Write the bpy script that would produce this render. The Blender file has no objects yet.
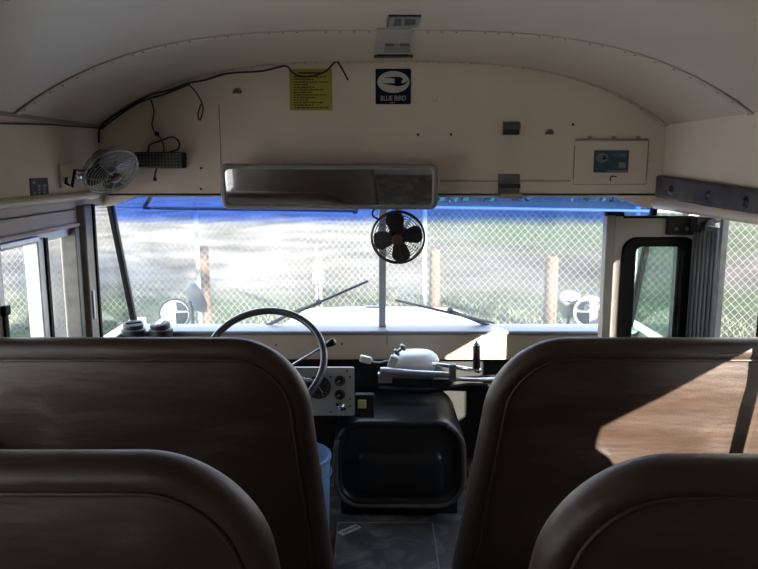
import bpy, bmesh, math, random
from mathutils import Vector, Matrix
random.seed(7)
C = bpy.context.scene.collection
PI = math.pi
EYE = Vector((0, 0, 1.45)); F = 720.0; PITCH = math.radians(9.42)
CP, SP = math.cos(PITCH), math.sin(PITCH)

def ray(px, py):
    u = (px-379)/F; v = (284.5-py)/F
    return Vector((u, CP+v*SP, -SP+v*CP))
def at(px, py, Y):                      # point seen at a pixel, on the vertical plane y = Y
    d = ray(px, py); return EYE + d*(Y/d.y)
def atz(px, py, z):                     # same, on a horizontal plane
    d = ray(px, py); return EYE + d*((z-EYE.z)/d.z)
def atx(px, py, x):                     # same, on a side wall
    d = ray(px, py); return EYE + d*(x/d.x)

# ------------------------------------------------------------------ materials
def nt(name):
    m = bpy.data.materials.new(name); m.use_nodes = True
    return m, m.node_tree.nodes, m.node_tree.links, m.node_tree.nodes['Principled BSDF']
def mat(name, col, rough=.5, metal=0, var=.12, scale=8, bump=0, bscale=60, col2=None, detail=6, stretch=None, spec=None, coat=0):
    m, n, l, b = nt(name)
    b.inputs['Roughness'].default_value = rough; b.inputs['Metallic'].default_value = metal
    if spec is not None: b.inputs['Specular IOR Level'].default_value = spec
    if coat: b.inputs['Coat Weight'].default_value = coat
    tc = n.new('ShaderNodeTexCoord'); mp = n.new('ShaderNodeMapping')
    if stretch: mp.inputs['Scale'].default_value = stretch
    l.new(tc.outputs['Object'], mp.inputs['Vector'])
    no = n.new('ShaderNodeTexNoise'); no.inputs['Scale'].default_value = scale; no.inputs['Detail'].default_value = detail
    l.new(mp.outputs[0], no.inputs['Vector'])
    r = n.new('ShaderNodeValToRGB'); r.color_ramp.elements[0].position = .32; r.color_ramp.elements[1].position = .68
    c2 = col2 or [min(1, c*(1+var)) for c in col]; c1 = col if col2 else [c*(1-var) for c in col]
    r.color_ramp.elements[0].color = (*c1, 1); r.color_ramp.elements[1].color = (*c2, 1)
    l.new(no.outputs['Fac'], r.inputs[0]); l.new(r.outputs[0], b.inputs['Base Color'])
    if bump:
        n2 = n.new('ShaderNodeTexNoise'); n2.inputs['Scale'].default_value = bscale; n2.inputs['Detail'].default_value = 4
        l.new(mp.outputs[0], n2.inputs['Vector'])
        bp = n.new('ShaderNodeBump'); bp.inputs['Strength'].default_value = bump; bp.inputs['Distance'].default_value = .01
        l.new(n2.outputs['Fac'], bp.inputs['Height']); l.new(bp.outputs[0], b.inputs['Normal'])
    return m

M = {}
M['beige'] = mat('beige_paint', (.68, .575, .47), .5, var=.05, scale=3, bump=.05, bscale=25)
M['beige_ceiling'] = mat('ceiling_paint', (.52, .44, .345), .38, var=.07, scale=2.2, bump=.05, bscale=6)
M['beige_dark'] = mat('beige_paint_worn', (.30, .27, .235), .5, var=.15, scale=12)
M['ledge'] = mat('ledge_paint_skylit', (.20, .215, .245), .45, var=.05, scale=6)  # same beige paint as the dash, with bluish skylight mixed into the colour
M['dash'] = mat('dash_paint', (.50, .415, .325), .35, var=.05, scale=6, bump=.03)
M['seam'] = mat('seam', (.17, .145, .12), .7)
M['black'] = mat('black_plastic', (.016, .016, .017), .45, var=.2)
M['blackdull'] = mat('black_dull', (.008, .008, .008), .75, var=.3, scale=20, bump=.1)
M['rubber'] = mat('black_rubber', (.006, .006, .007), .6, var=.2, scale=20, spec=.15)
M['rubbergrey'] = mat('grey_rubber', (.11, .11, .115), .6, var=.25, scale=15, stretch=(1, 1, .15))
M['padgrey'] = mat('grey_vinyl_pad', (.050, .042, .038), .6, var=.35, scale=18, bump=.2, bscale=40)
M['chrome'] = mat('chrome', (.75, .75, .77), .12, 1, var=.05)
M['alu'] = mat('aluminium', (.55, .55, .56), .38, 1, var=.1, scale=20)
M['alulight'] = mat('pale_aluminium', (.62, .63, .65), .45, .4, var=.06, scale=20)
M['greymetal'] = mat('grey_metal', (.16, .16, .155), .45, .5, var=.2, scale=20)
M['galv'] = mat('galvanised_wire', (.19, .20, .205), .5, .15, var=.05)
M['white'] = mat('white_plastic', (.72, .72, .70), .3, var=.03)
M['offwhite'] = mat('offwhite_panel', (.42, .415, .39), .45, var=.06, scale=14)
M['boxwhite'] = mat('weathered_white_box', (.48, .48, .47), .5, var=.05)
M['mirrorback'] = mat('mirror_back_grey', (.085, .095, .088), .5, var=.1)
M['mirror'] = mat('mirror_glass', (.80, .82, .84), .03, 1, var=.01)
M['mirrorframe'] = mat('mirror_frame_grey', (.25, .235, .215), .5, var=.06)
M['navy'] = mat('navy_plate', (.010, .015, .035), .75, var=.1, spec=.15)
M['teal'] = mat('teal_label', (.016, .060, .085), .5, var=.2, scale=40)
M['paper'] = mat('pale_print', (.48, .47, .43), .6, var=.05)
M['yellow'] = mat('yellow_paper', (.36, .29, .04), .7, var=.06, scale=15)
M['ink'] = mat('ink', (.05, .04, .015), .7)
M['darkprint'] = mat('dark_print', (.03, .032, .038), .55, var=.2, scale=60)
M['greyprint'] = mat('grey_print', (.22, .225, .205), .55, var=.15, scale=60)
M['greenplate'] = mat('grey_green_plate', (.20, .205, .185), .45, var=.1, scale=30)
M['plateclear'] = mat('clear_plate', (.37, .345, .30), .4, var=.06, scale=20)
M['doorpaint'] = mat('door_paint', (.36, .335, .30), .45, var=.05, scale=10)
M['hood'] = mat('hood_paint', (.62, .53, .42), .4, var=.05, scale=5)
M['wood'] = mat('weathered_wood', (.085, .060, .042), .8, var=.3, scale=9, stretch=(4, 4, .4), bump=.2)
M['bark'] = mat('bark', (.10, .075, .055), .9, var=.4, scale=12, bump=.4)
M['leaf'] = mat('foliage', (.05, .10, .03), .6, var=.4, scale=6)
M['red'] = mat('red_badge', (.07, .02, .018), .45)
M['wheel'] = mat('wheel_rim_plastic', (.06, .065, .08), .28, var=.1, spec=.7)
M['yellowtag'] = mat('pale_yellow_plastic', (.50, .45, .20), .6)
M['tagbeige'] = mat('beige_tag', (.34, .32, .24), .6, var=.2, scale=50)
M['blue'] = mat('pale_blue_plastic', (.15, .25, .42), .5, var=.1)
M['wire'] = mat('wire_black', (.02, .018, .016), .5)
M['guardwire'] = mat('fan_guard_wire', (.34, .32, .28), .35, .5)
M['guarddark'] = mat('fan_guard_dark', (.055, .05, .045), .4, .4)
M['blade'] = mat('fan_blade_brown', (.016, .014, .013), .35, var=.2)
M['grass'] = mat('grass_blades', (.04, .06, .024), .7, var=.4, scale=.8, col2=(.10, .105, .06))
M['cover'] = mat('engine_cover_black', (.010, .010, .0105), .36, var=.4, scale=9, bump=.06, bscale=30)
M['flange'] = mat('cover_flange', (.075, .065, .055), .5, var=.3, scale=12)

def vinyl():
    m, n, l, b = nt('brown_vinyl')
    tc = n.new('ShaderNodeTexCoord')
    no = n.new('ShaderNodeTexNoise'); no.inputs['Scale'].default_value = 7; no.inputs['Detail'].default_value = 9; no.inputs['Roughness'].default_value = .65
    mp = n.new('ShaderNodeMapping'); mp.inputs['Rotation'].default_value = (0, .35, 0); mp.inputs['Scale'].default_value = (1, 1, 4)
    l.new(tc.outputs['Object'], mp.inputs[0]); l.new(mp.outputs[0], no.inputs['Vector'])
    r = n.new('ShaderNodeValToRGB'); r.color_ramp.elements[0].position = .3; r.color_ramp.elements[1].position = .75
    r.color_ramp.elements[0].color = (.021, .0118, .0076, 1); r.color_ramp.elements[1].color = (.037, .0205, .013, 1)
    l.new(no.outputs[0], r.inputs[0]); l.new(r.outputs[0], b.inputs['Base Color'])
    b.inputs['Roughness'].default_value = .5; b.inputs['Specular IOR Level'].default_value = .42
    gr = n.new('ShaderNodeTexNoise'); gr.inputs['Scale'].default_value = 260; gr.inputs['Detail'].default_value = 2
    l.new(tc.outputs['Object'], gr.inputs['Vector'])
    wr = n.new('ShaderNodeTexNoise'); wr.inputs['Scale'].default_value = 3.5; wr.inputs['Detail'].default_value = 3
    mp2 = n.new('ShaderNodeMapping'); mp2.inputs['Rotation'].default_value = (0, -.25, 0); mp2.inputs['Scale'].default_value = (.8, 1, 3.2)
    l.new(tc.outputs['Object'], mp2.inputs[0]); l.new(mp2.outputs[0], wr.inputs['Vector'])
    b1 = n.new('ShaderNodeBump'); b1.inputs['Strength'].default_value = .25; b1.inputs['Distance'].default_value = .002
    b2 = n.new('ShaderNodeBump'); b2.inputs['Strength'].default_value = .3; b2.inputs['Distance'].default_value = .03
    l.new(wr.outputs[0], b2.inputs['Height']); l.new(b2.outputs[0], b1.inputs['Normal']); l.new(gr.outputs[0], b1.inputs['Height'])
    l.new(b1.outputs[0], b.inputs['Normal'])
    return m
M['vinyl'] = vinyl()

def glass(name, col=(.93, .95, .95), gl=.06, band=None, haze=0.0):
    m = bpy.data.materials.new(name); m.use_nodes = True
    n, l = m.node_tree.nodes, m.node_tree.links
    n.remove(n['Principled BSDF']); out = n['Material Output']
    t = n.new('ShaderNodeBsdfTransparent'); t.inputs[0].default_value = (*col, 1)
    g = n.new('ShaderNodeBsdfGlossy'); g.inputs['Roughness'].default_value = .02
    mx = n.new('ShaderNodeMixShader'); lw = n.new('ShaderNodeLayerWeight'); lw.inputs[0].default_value = .5
    pw = n.new('ShaderNodeMath'); pw.operation = 'POWER'; pw.inputs[1].default_value = 5; l.new(lw.outputs['Facing'], pw.inputs[0])
    fr = n.new('ShaderNodeMath'); fr.operation = 'MULTIPLY_ADD'; fr.inputs[1].default_value = .7; fr.inputs[2].default_value = .025; l.new(pw.outputs[0], fr.inputs[0])
    l.new(fr.outputs[0], mx.inputs[0]); l.new(t.outputs[0], mx.inputs[1]); l.new(g.outputs[0], mx.inputs[2])
    tc = n.new('ShaderNodeTexCoord')
    if band:                             # the tinted band laminated into the top of the windscreen
        sx = n.new('ShaderNodeSeparateXYZ'); l.new(tc.outputs['Object'], sx.inputs[0])
        r = n.new('ShaderNodeMapRange'); r.inputs['From Min'].default_value = band[0]; r.inputs['From Max'].default_value = band[1]
        no = n.new('ShaderNodeTexNoise'); no.inputs['Scale'].default_value = 9; l.new(tc.outputs['Object'], no.inputs['Vector'])
        ad = n.new('ShaderNodeMath'); ad.operation = 'MULTIPLY_ADD'; ad.inputs[1].default_value = .022
        l.new(no.outputs[0], ad.inputs[0]); l.new(sx.outputs['Z'], ad.inputs[2]); l.new(ad.outputs[0], r.inputs['Value'])
        mc = n.new('ShaderNodeMix'); mc.data_type = 'RGBA'
        mc.inputs[6].default_value = (*col, 1); mc.inputs[7].default_value = (*band[2], 1)
        l.new(r.outputs[0], mc.inputs[0]); l.new(mc.outputs[2], t.inputs[0])
    last = mx
    if haze:
        d = n.new('ShaderNodeBsdfTranslucent'); d.inputs[0].default_value = (.9, .9, .9, 1)
        no2 = n.new('ShaderNodeTexNoise'); no2.inputs['Scale'].default_value = 5; no2.inputs['Detail'].default_value = 5
        l.new(tc.outputs['Object'], no2.inputs['Vector'])
        mu = n.new('ShaderNodeMath'); mu.operation = 'MULTIPLY'; mu.inputs[1].default_value = haze*2
        l.new(no2.outputs[0], mu.inputs[0])
        m2 = n.new('ShaderNodeMixShader'); l.new(mu.outputs[0], m2.inputs[0]); l.new(mx.outputs[0], m2.inputs[1]); l.new(d.outputs[0], m2.inputs[2])
        last = m2
    l.new(last.outputs[0], out.inputs[0]); return m
M['windscreen'] = glass('windscreen_glass', band=(1.203, 1.247, (.27, .42, .84)), haze=.03)
M['glass'] = glass('window_glass')
M['glassreflect'] = glass('reflection_tint_glass', (.80, .80, .78), haze=.05)  # greyed and hazed to stand in for the cab's reflection in the pane
M['glassgreen'] = glass('door_glass', (.62, .72, .68), haze=.02)

def ground_mat():
    m, n, l, b = nt('dry_field')
    b.inputs['Roughness'].default_value = 1; b.inputs['Specular IOR Level'].default_value = .1
    tc = n.new('ShaderNodeTexCoord')
    def noise(sc, st, det=6):
        mp = n.new('ShaderNodeMapping'); mp.inputs['Scale'].default_value = st; l.new(tc.outputs['Object'], mp.inputs[0])
        q = n.new('ShaderNodeTexNoise'); q.inputs['Scale'].default_value = sc; q.inputs['Detail'].default_value = det
        l.new(mp.outputs[0], q.inputs['Vector']); return q
    n1 = noise(.9, (.55, .5, 1), 9)
    r1 = n.new('ShaderNodeValToRGB'); e = r1.color_ramp.elements
    e[0].position = .3; e[0].color = (.085, .075, .06, 1); e[1].position = .7; e[1].color = (.27, .245, .21, 1)
    r1.color_ramp.elements.new(.52).color = (.19, .17, .145, 1)
    l.new(n1.outputs[0], r1.inputs[0])
    n2 = noise(.35, (.6, 1, 1), 4)
    n3 = noise(6, (1, .6, 1), 5)
    r3 = n.new('ShaderNodeValToRGB'); r3.color_ramp.elements[0].color = (.014, .028, .010, 1); r3.color_ramp.elements[1].color = (.050, .068, .030, 1)
    r3.color_ramp.elements[0].position = .3; r3.color_ramp.elements[1].position = .7
    l.new(n3.outputs[0], r3.inputs[0])
    sx = n.new('ShaderNodeSeparateXYZ'); l.new(tc.outputs['Object'], sx.inputs[0])
    # greener along the foot of the fence (y 9..14) and up the right-hand side of the field
    a = n.new('ShaderNodeMapRange'); a.inputs['From Min'].default_value = 15.5; a.inputs['From Max'].default_value = 12; l.new(sx.outputs['Y'], a.inputs['Value'])
    c = n.new('ShaderNodeMapRange'); c.inputs['From Min'].default_value = 0; c.inputs['From Max'].default_value = 4; c.inputs['To Max'].default_value = 1.0; l.new(sx.outputs['X'], c.inputs['Value'])
    d = n.new('ShaderNodeMapRange'); d.inputs['From Min'].default_value = 17; d.inputs['From Max'].default_value = 23; l.new(sx.outputs['Y'], d.inputs['Value'])
    cd = n.new('ShaderNodeMath'); cd.operation = 'MULTIPLY'; l.new(c.outputs[0], cd.inputs[0]); l.new(d.outputs[0], cd.inputs[1])
    mxm = n.new('ShaderNodeMath'); mxm.operation = 'MAXIMUM'; l.new(a.outputs[0], mxm.inputs[0]); l.new(cd.outputs[0], mxm.inputs[1])
    r2 = n.new('ShaderNodeMapRange'); r2.inputs['From Min'].default_value = .30; r2.inputs['From Max'].default_value = .50; l.new(n2.outputs[0], r2.inputs['Value'])
    mu = n.new('ShaderNodeMath'); mu.operation = 'MULTIPLY'; l.new(mxm.outputs[0], mu.inputs[0]); l.new(r2.outputs[0], mu.inputs[1])
    mu2 = n.new('ShaderNodeMath'); mu2.operation = 'MULTIPLY'; mu2.inputs[1].default_value = .85; l.new(mu.outputs[0], mu2.inputs[0])
    mc = n.new('ShaderNodeMix'); mc.data_type = 'RGBA'; l.new(mu2.outputs[0], mc.inputs[0]); l.new(r1.outputs[0], mc.inputs[6]); l.new(r3.outputs[0], mc.inputs[7])
    # pale gravel yard this side of the fence, kept bright to bounce light inside
    yd = n.new('ShaderNodeMapRange'); yd.inputs['From Min'].default_value = 8.6; yd.inputs['From Max'].default_value = 7.4; l.new(sx.outputs['Y'], yd.inputs['Value'])
    gm = n.new('ShaderNodeMix'); gm.data_type = 'RGBA'; 
    yx = n.new('ShaderNodeMapRange'); yx.inputs['From Min'].default_value = .5; yx.inputs['From Max'].default_value = 1.5; l.new(sx.outputs['X'], yx.inputs['Value'])   # right of the bus darkened to cut ground light on the door
    ym = n.new('ShaderNodeMix'); ym.data_type = 'RGBA'; ym.inputs[6].default_value = (.55, .53, .49, 1); ym.inputs[7].default_value = (.19, .185, .175, 1)
    l.new(yx.outputs[0], ym.inputs[0]); l.new(ym.outputs[2], gm.inputs[7]); l.new(yd.outputs[0], gm.inputs[0]); l.new(mc.outputs[2], gm.inputs[6])
    lp = n.new('ShaderNodeMapRange'); lp.inputs['From Min'].default_value = 4; lp.inputs['From Max'].default_value = -3; lp.inputs['To Min'].default_value = .28; lp.inputs['To Max'].default_value = .70
    l.new(sx.outputs['X'], lp.inputs['Value'])      # paler bare earth on the left of the field
    vs_ = n.new('ShaderNodeVectorMath'); vs_.operation = 'SCALE'; l.new(r1.outputs[0], vs_.inputs[0]); l.new(lp.outputs[0], vs_.inputs['Scale']); l.new(vs_.outputs[0], mc.inputs[6])
    l.new(gm.outputs[2], b.inputs['Base Color'])
    bp = n.new('ShaderNodeBump'); bp.inputs['Strength'].default_value = .6; bp.inputs['Distance'].default_value = .2
    l.new(n1.outputs[0], bp.inputs['Height']); l.new(bp.outputs[0], b.inputs['Normal'])
    return m
M['ground'] = ground_mat()

def floor_mat():
    m, n, l, b = nt('dirty_rubber_floor')
    tc = n.new('ShaderNodeTexCoord')
    no = n.new('ShaderNodeTexNoise'); no.inputs['Scale'].default_value = 6; no.inputs['Detail'].default_value = 10; no.inputs['Distortion'].default_value = 1.2
    l.new(tc.outputs['Object'], no.inputs['Vector'])
    r = n.new('ShaderNodeValToRGB'); e = r.color_ramp.elements
    e[0].position = .45; e[0].color = (.036, .031, .026, 1); e[1].position = .66; e[1].color = (.17, .145, .115, 1)
    l.new(no.outputs[0], r.inputs[0]); l.new(r.outputs[0], b.inputs['Base Color']); b.inputs['Roughness'].default_value = .6
    return m
M['floor'] = floor_mat()

# ------------------------------------------------------------------ mesh helpers
class MB:
    def __init__(s): s.v = []; s.f = []; s.sm = []
    def add(s, vs, fs, smooth=False):
        o = len(s.v); s.v += [Vector(v) for v in vs]
        for f in fs: s.f.append([i+o for i in f]); s.sm.append(smooth)
        return s
    def box(s, x0, x1, y0, y1, z0, z1, mtx=None):
        vs = [Vector((x, y, z)) for z in (z0, z1) for y in (y0, y1) for x in (x0, x1)]
        if mtx: vs = [mtx @ v for v in vs]
        return s.add(vs, [(0, 2, 3, 1), (4, 5, 7, 6), (0, 1, 5, 4), (2, 6, 7, 3), (0, 4, 6, 2), (1, 3, 7, 5)])
    def prism(s, pts, d, smooth=False):             # planar outline pushed along d
        n = len(pts); d = Vector(d); a = [Vector(p) for p in pts]
        return s.add(a+[p+d for p in a], [list(range(n))[::-1], list(range(n, 2*n))] + [(i, (i+1) % n, n+(i+1) % n, n+i) for i in range(n)], smooth)
    def tube(s, pts, r, seg=8, closed=False, flat=None):
        pts = [Vector(p) for p in pts]; n = len(pts); rs = r if isinstance(r, (list, tuple)) else [r]*n
        up = None; rings = []
        for i, p in enumerate(pts):
            if closed: t = pts[(i+1) % n]-pts[i-1]
            else: t = pts[min(i+1, n-1)]-pts[max(i-1, 0)]
            t.normalize()
            if up is None:
                up = Vector((0, 0, 1)) if abs(t.z) < .9 else Vector((1, 0, 0))
            up = (up - t*up.dot(t)).normalized(); sd = t.cross(up)
            rings.append([p + (up*math.sin(2*PI*k/seg)*(flat or 1)+sd*math.cos(2*PI*k/seg))*rs[i] for k in range(seg)])
        vs = [v for q in rings for v in q]; fs = []
        for i in range(n if closed else n-1):
            j = (i+1) % n
            for k in range(seg): fs.append((i*seg+k, i*seg+(k+1) % seg, j*seg+(k+1) % seg, j*seg+k))
        if not closed: fs += [list(range(seg))[::-1], list(range((n-1)*seg, n*seg))]
        return s.add(vs, fs, True)
    def lathe(s, prof, mtx=None, seg=24):           # (radius, height) about local z
        vs = []; n = len(prof)
        for r, h in prof:
            for k in range(seg): vs.append(Vector((r*math.cos(2*PI*k/seg), r*math.sin(2*PI*k/seg), h)))
        fs = [(i*seg+k, i*seg+(k+1) % seg, (i+1)*seg+(k+1) % seg, (i+1)*seg+k) for i in range(n-1) for k in range(seg)]
        fs += [list(range(seg))[::-1], list(range((n-1)*seg, n*seg))]
        if mtx: vs = [mtx @ v for v in vs]
        return s.add(vs, fs, True)
    def torus(s, c, R, r, nrm=(0, 0, 1), seg=32, sub=8, mtx=None):
        q = Vector(nrm).to_track_quat('Z', 'Y').to_matrix()
        pts = [Vector(c)+q @ Vector((R*math.cos(2*PI*k/seg), R*math.sin(2*PI*k/seg), 0)) for k in range(seg)]
        return s.tube(pts, r, sub, True)

roots = {}
def finish(name, mb, m, origin, parent=None, bevel=0, bseg=2, smooth=None):
    me = bpy.data.meshes.new(name)
    me.from_pydata([v-origin for v in mb.v], [], mb.f)
    for p, q in zip(me.polygons, mb.sm): p.use_smooth = q
    bm = bmesh.new(); bm.from_mesh(me); bmesh.ops.recalc_face_normals(bm, faces=bm.faces); bm.to_mesh(me); bm.free()
    o = bpy.data.objects.new(name, me); C.objects.link(o); me.materials.append(M[m] if isinstance(m, str) else m)
    if bevel:
        b = o.modifiers.new('bevel', 'BEVEL'); b.width = bevel; b.segments = bseg; b.limit_method = 'ANGLE'; b.angle_limit = math.radians(40)
        for p in me.polygons: p.use_smooth = True
    if smooth is not None or bevel:
        me.set_sharp_from_angle(angle=math.radians(smooth or 38))
    if parent: o.parent = parent
    return o
def tag(o, label=None, cat=None, group=None, kind=None):
    if label: o['label'] = label
    if cat: o['category'] = cat
    if group: o['group'] = group
    if kind: o['kind'] = kind
    return o
def thing(name, label, cat, loc, group=None, kind=None):
    o = bpy.data.objects.new(name, None); C.objects.link(o); o.location = loc; o.empty_display_size = .05
    roots[o.name] = Vector(loc); return tag(o, label, cat, group, kind)
def part(name, mb, m, parent, bevel=0, label=None, **k):
    r = parent
    while r.parent: r = r.parent
    o = finish(name, mb, m, roots[r.name], parent, bevel, **k)
    if label: o['label'] = label
    return o
def solo(name, mb, m, label, cat, group=None, bevel=0, **k):
    xs = [v.x for v in mb.v]; ys = [v.y for v in mb.v]; zs = [v.z for v in mb.v]
    c = Vector(((min(xs)+max(xs))/2, (min(ys)+max(ys))/2, min(zs)))
    o = finish(name, mb, m, c, None, bevel, **k); o.location = c; roots[o.name] = c
    return tag(o, label, cat, group)
def struct(name, mb, m, label=None, parent=None, bevel=0, **k):
    o = finish(name, mb, m, Vector((0, 0, 0)), parent, bevel, **k)
    if not parent: roots[o.name] = Vector((0, 0, 0)); o['kind'] = 'structure'
    if label: o['label'] = label
    return o
def frame_mtx(origin, z, x=None):
    z = Vector(z).normalized(); q = z.to_track_quat('Z', 'Y').to_matrix().to_4x4()
    if x is not None:
        x = Vector(x); x = (x-z*x.dot(z)).normalized(); y = z.cross(x)
        q = Matrix((x, y, z)).transposed().to_4x4()
    return Matrix.Translation(Vector(origin)) @ q
def smooth_path(pts, n=6):
    pts = [Vector(p) for p in pts]; out = []
    for i in range(len(pts)-1):
        p0 = pts[max(i-1, 0)]; p1 = pts[i]; p2 = pts[i+1]; p3 = pts[min(i+2, len(pts)-1)]
        for k in range(n):
            t = k/n
            out.append(.5*((2*p1)+(p2-p0)*t+(2*p0-5*p1+4*p2-p3)*t*t+(3*p1-p0-3*p2+p3)*t**3))
    out.append(pts[-1]); return out
def text_mb(txt, size, mtx, depth=.0006, sx=1.0):
    cu = bpy.data.curves.new('t', 'FONT'); cu.body = txt; cu.size = size; cu.extrude = depth; cu.align_x = 'CENTER'; cu.align_y = 'CENTER'
    o = bpy.data.objects.new('t', cu); C.objects.link(o)
    dg = bpy.context.evaluated_depsgraph_get(); me = bpy.data.meshes.new_from_object(o.evaluated_get(dg))
    S = Matrix.Diagonal((sx, 1, 1, 1))
    mb = MB(); mb.add([mtx @ S @ v.co for v in me.vertices], [list(p.vertices) for p in me.polygons])
    bpy.data.objects.remove(o); bpy.data.meshes.remove(me); bpy.data.curves.remove(cu); return mb
def ring_rect(x0, x1, z0, z1, r, n=6):              # rounded rectangle outline (x,z)
    out = []
    for cx, cz, a in ((x1-r, z1-r, 0), (x0+r, z1-r, 90), (x0+r, z0+r, 180), (x1-r, z0+r, 270)):
        for k in range(n+1):
            t = math.radians(a+90*k/n); out.append((cx+r*math.cos(t), cz+r*math.sin(t)))
    return out

# ------------------------------------------------------------------ shell of the bus
XC = .015; XL, XR = -1.14, 1.17; HW = 1.155; YF = 3.0; YB = -1.3
ZE, ZC = 1.606, 1.857; WT = .06
def zarc(d): return ZE+(ZC-ZE)*(1-abs(d/HW)**3.3)
NA = 40
arc = [(XC+HW*math.sin(PI/2*k/NA), 0) for k in range(-NA, NA+1)]
arc = [(x, zarc(x-XC)) for x, _ in arc]

mb = MB()
out = [(XC+(x-XC)*1.06, z+.05+.0*z) for x, z in arc]; out[0] = (out[0][0], ZE); out[-1] = (out[-1][0], ZE)
mb.prism([(x, YB-.05, z) for x, z in arc]+[(x, YB-.05, z) for x, z in out[::-1]], (0, 3.1+abs(YB), 0))
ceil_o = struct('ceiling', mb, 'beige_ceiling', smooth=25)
for p in ceil_o.data.polygons: p.use_smooth = True
ceil_o.data.set_sharp_from_angle(angle=math.radians(25))
def rib(Y, w=.034):
    t = .0013; mb = MB(); a = [(XC+(x-XC)*.998, z-.0005) for x, z in arc]; b = [(XC+(x-XC)*.994, z-t) for x, z in arc]
    n = len(a); vs = []
    for (x, z), (x2, z2) in zip(a, b): vs += [(x, Y-w/2, z), (x, Y+w/2, z), (x2, Y+w/2, z2), (x2, Y-w/2, z2)]
    fs = [(4*i+k, 4*i+(k+1) % 4, 4*i+4+(k+1) % 4, 4*i+4+k) for i in range(n-1) for k in range(4)]
    mb.add(vs, fs, True); r = struct('roof_rib', mb, 'beige_ceiling', parent=ceil_o)
    mr = MB()
    L = 0; nxt = .03
    for i in range(n-1):
        L += math.hypot(b[i+1][0]-b[i][0], b[i+1][1]-b[i][1])
        if L > nxt:
            nxt += .055; nx, nz = b[i+1][1]-b[i][1], -(b[i+1][0]-b[i][0])
            mr.lathe([(.0045, 0), (.004, .0015), (.002, .0025)], frame_mtx((b[i][0], Y+.007, b[i][1]), (nx, 0, nz)), 6)
    struct('rivets', mr, 'beige_dark', parent=r)
rib(2.31); rib(1.55); rib(.8); rib(2.975, .03)

# front wall above the windscreen
zh = 1.318
low = [(XR+.05, 1.275), (1.10, 1.275), (1.04, 1.30), (.98, zh), (-.98, zh), (-1.02, zh-.004), (-1.07, 1.297), (-1.10, 1.285), (XL-.05, 1.275)]
mb = MB(); mb.prism([(x, YF, z) for x, z in [(XL-.05, ZE)]+[p for p in arc]+[(XR+.05, ZE)]]+[(x, YF, z) for x, z in low], (0, .06, 0))
wf = struct('wall_front', mb, 'beige')
mb = MB(); mb.box(XL-.06, XR+.06, 3.42, 3.47, -.1, .64); struct('firewall', mb, 'blackdull', parent=wf)
# sheet-metal seams of the front wall
mb = MB(); a = at(440, 181, YF); b = at(571, 181, YF); mb.box(a.x, b.x, YF-.0025, YF+.01, a.z-.0018, a.z+.0018)
struct('trim_1', mb, 'seam')
mb = MB(); a = at(219, 105, YF); b = at(219, 165, YF); mb.box(a.x-.0015, a.x+.0015, YF-.002, YF+.01, b.z, a.z); struct('trim_2', mb, 'seam')

# left wall: sill, header, posts
mb = MB()
mb.box(XL-WT, XL, YB, 3.45, -.1, .716)
mb.box(XL-WT, XL, YB, 3.06, 1.285, ZE+.01)
mb.box(XL-WT, XL, YB, 2.80, 1.222, 1.29)
for y0, y1 in ((YB, -1.0), (-.36, -.32), (.32, .36), (1.0, 1.05), (1.84, 2.12), (2.70, 2.815)):
    mb.box(XL-WT, XL, y0, y1, .71, 1.23)
wl = struct('wall_left', mb, 'beige')
# right wall: windows, then the doorway
mb = MB()
mb.box(XR, XR+WT, YB, 2.15, -.1, .66)
mb.box(XR, XR+WT, YB, 2.15, 1.145, ZE+.01); mb.box(XR, XR+WT, YB, 1.60, 1.10, 1.15)
mb.box(XR, XR+WT, 2.14, 3.06, 1.275, ZE+.01)
mb.box(XR, XR+WT, 2.80, 3.45, -.1, .716)
mb.box(XR+.03, XR+WT+.01, 2.795, 2.85, .7, 1.29)
for y0, y1 in ((YB, .86), (2.16, 2.18)):  # rear stretch left blank, windows omitted to keep the seat backs dark
    mb.box(XR, XR+WT, y0, y1, .65, 1.20)
mb.box(XR, XR+.02, 1.595, 1.63, .65, 1.20)
mb.box(XR, XR+WT, 2.155, 2.18, -.1, 1.29)
wr = struct('wall_right', mb, 'beige')
mb = MB(); mb.box(XL-.1, XR+.1, YB-.05, YB, -.1, 1.95); struct('wall_rear', mb, 'beige_dark')  # solid wall pulled in close behind the camera to block light from the rear
mb = MB(); mb.box(XL-.1, XR+.1, YB-.05, 3.47, -.1, 0)
fl = struct('floor', mb, 'floor')

# mouldings of the left wall
mb = MB(); mb.prism([(XL, YB, 1.352), (XL+.022, YB, 1.345), (XL+.026, YB, 1.333), (XL+.020, YB, 1.322), (XL, YB, 1.315)], (0, 4.2, 0))
mb.box(XL, XL+.012, YB, 2.72, 1.222, 1.236)
struct('trim_3', mb, 'beige', bevel=.003)
mb = MB(); mb.box(XL, XL+.006, YB, 2.98, 1.597, 1.612); struct('trim_4', mb, 'beige_dark')
mb = MB(); mb.box(XR-.006, XR, YB, 2.98, 1.598, 1.61); struct('trim_5', mb, 'beige')
# lip over the doorway
mb = MB(); mb.prism([(XR+.005, 1.2, 1.268), (XR-.03, 1.2, 1.272), (XR-.045, 1.2, 1.285), (XR-.04, 1.2, 1.30), (XR+.005, 1.2, 1.33)], (0, 1.81, 0))
struct('trim_6', mb, 'beige', bevel=.004)
# pillar between driver's window and quarter pane
mb = MB(); mb.box(XL-.01, XL+.028, 2.725, 2.80, .70, 1.30); tp = struct('trim_7', mb, 'beige_dark', bevel=.006)
mb = MB(); mb.box(XL+.0, XL+.034, 2.80, 2.815, .70, 1.30); struct('seal', mb, 'rubber', parent=tp)
mb = MB(); mb.box(XL+.026, XL+.034, 2.745, 2.757, .86, .97); struct('catch', mb, 'alulight', parent=tp)

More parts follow.
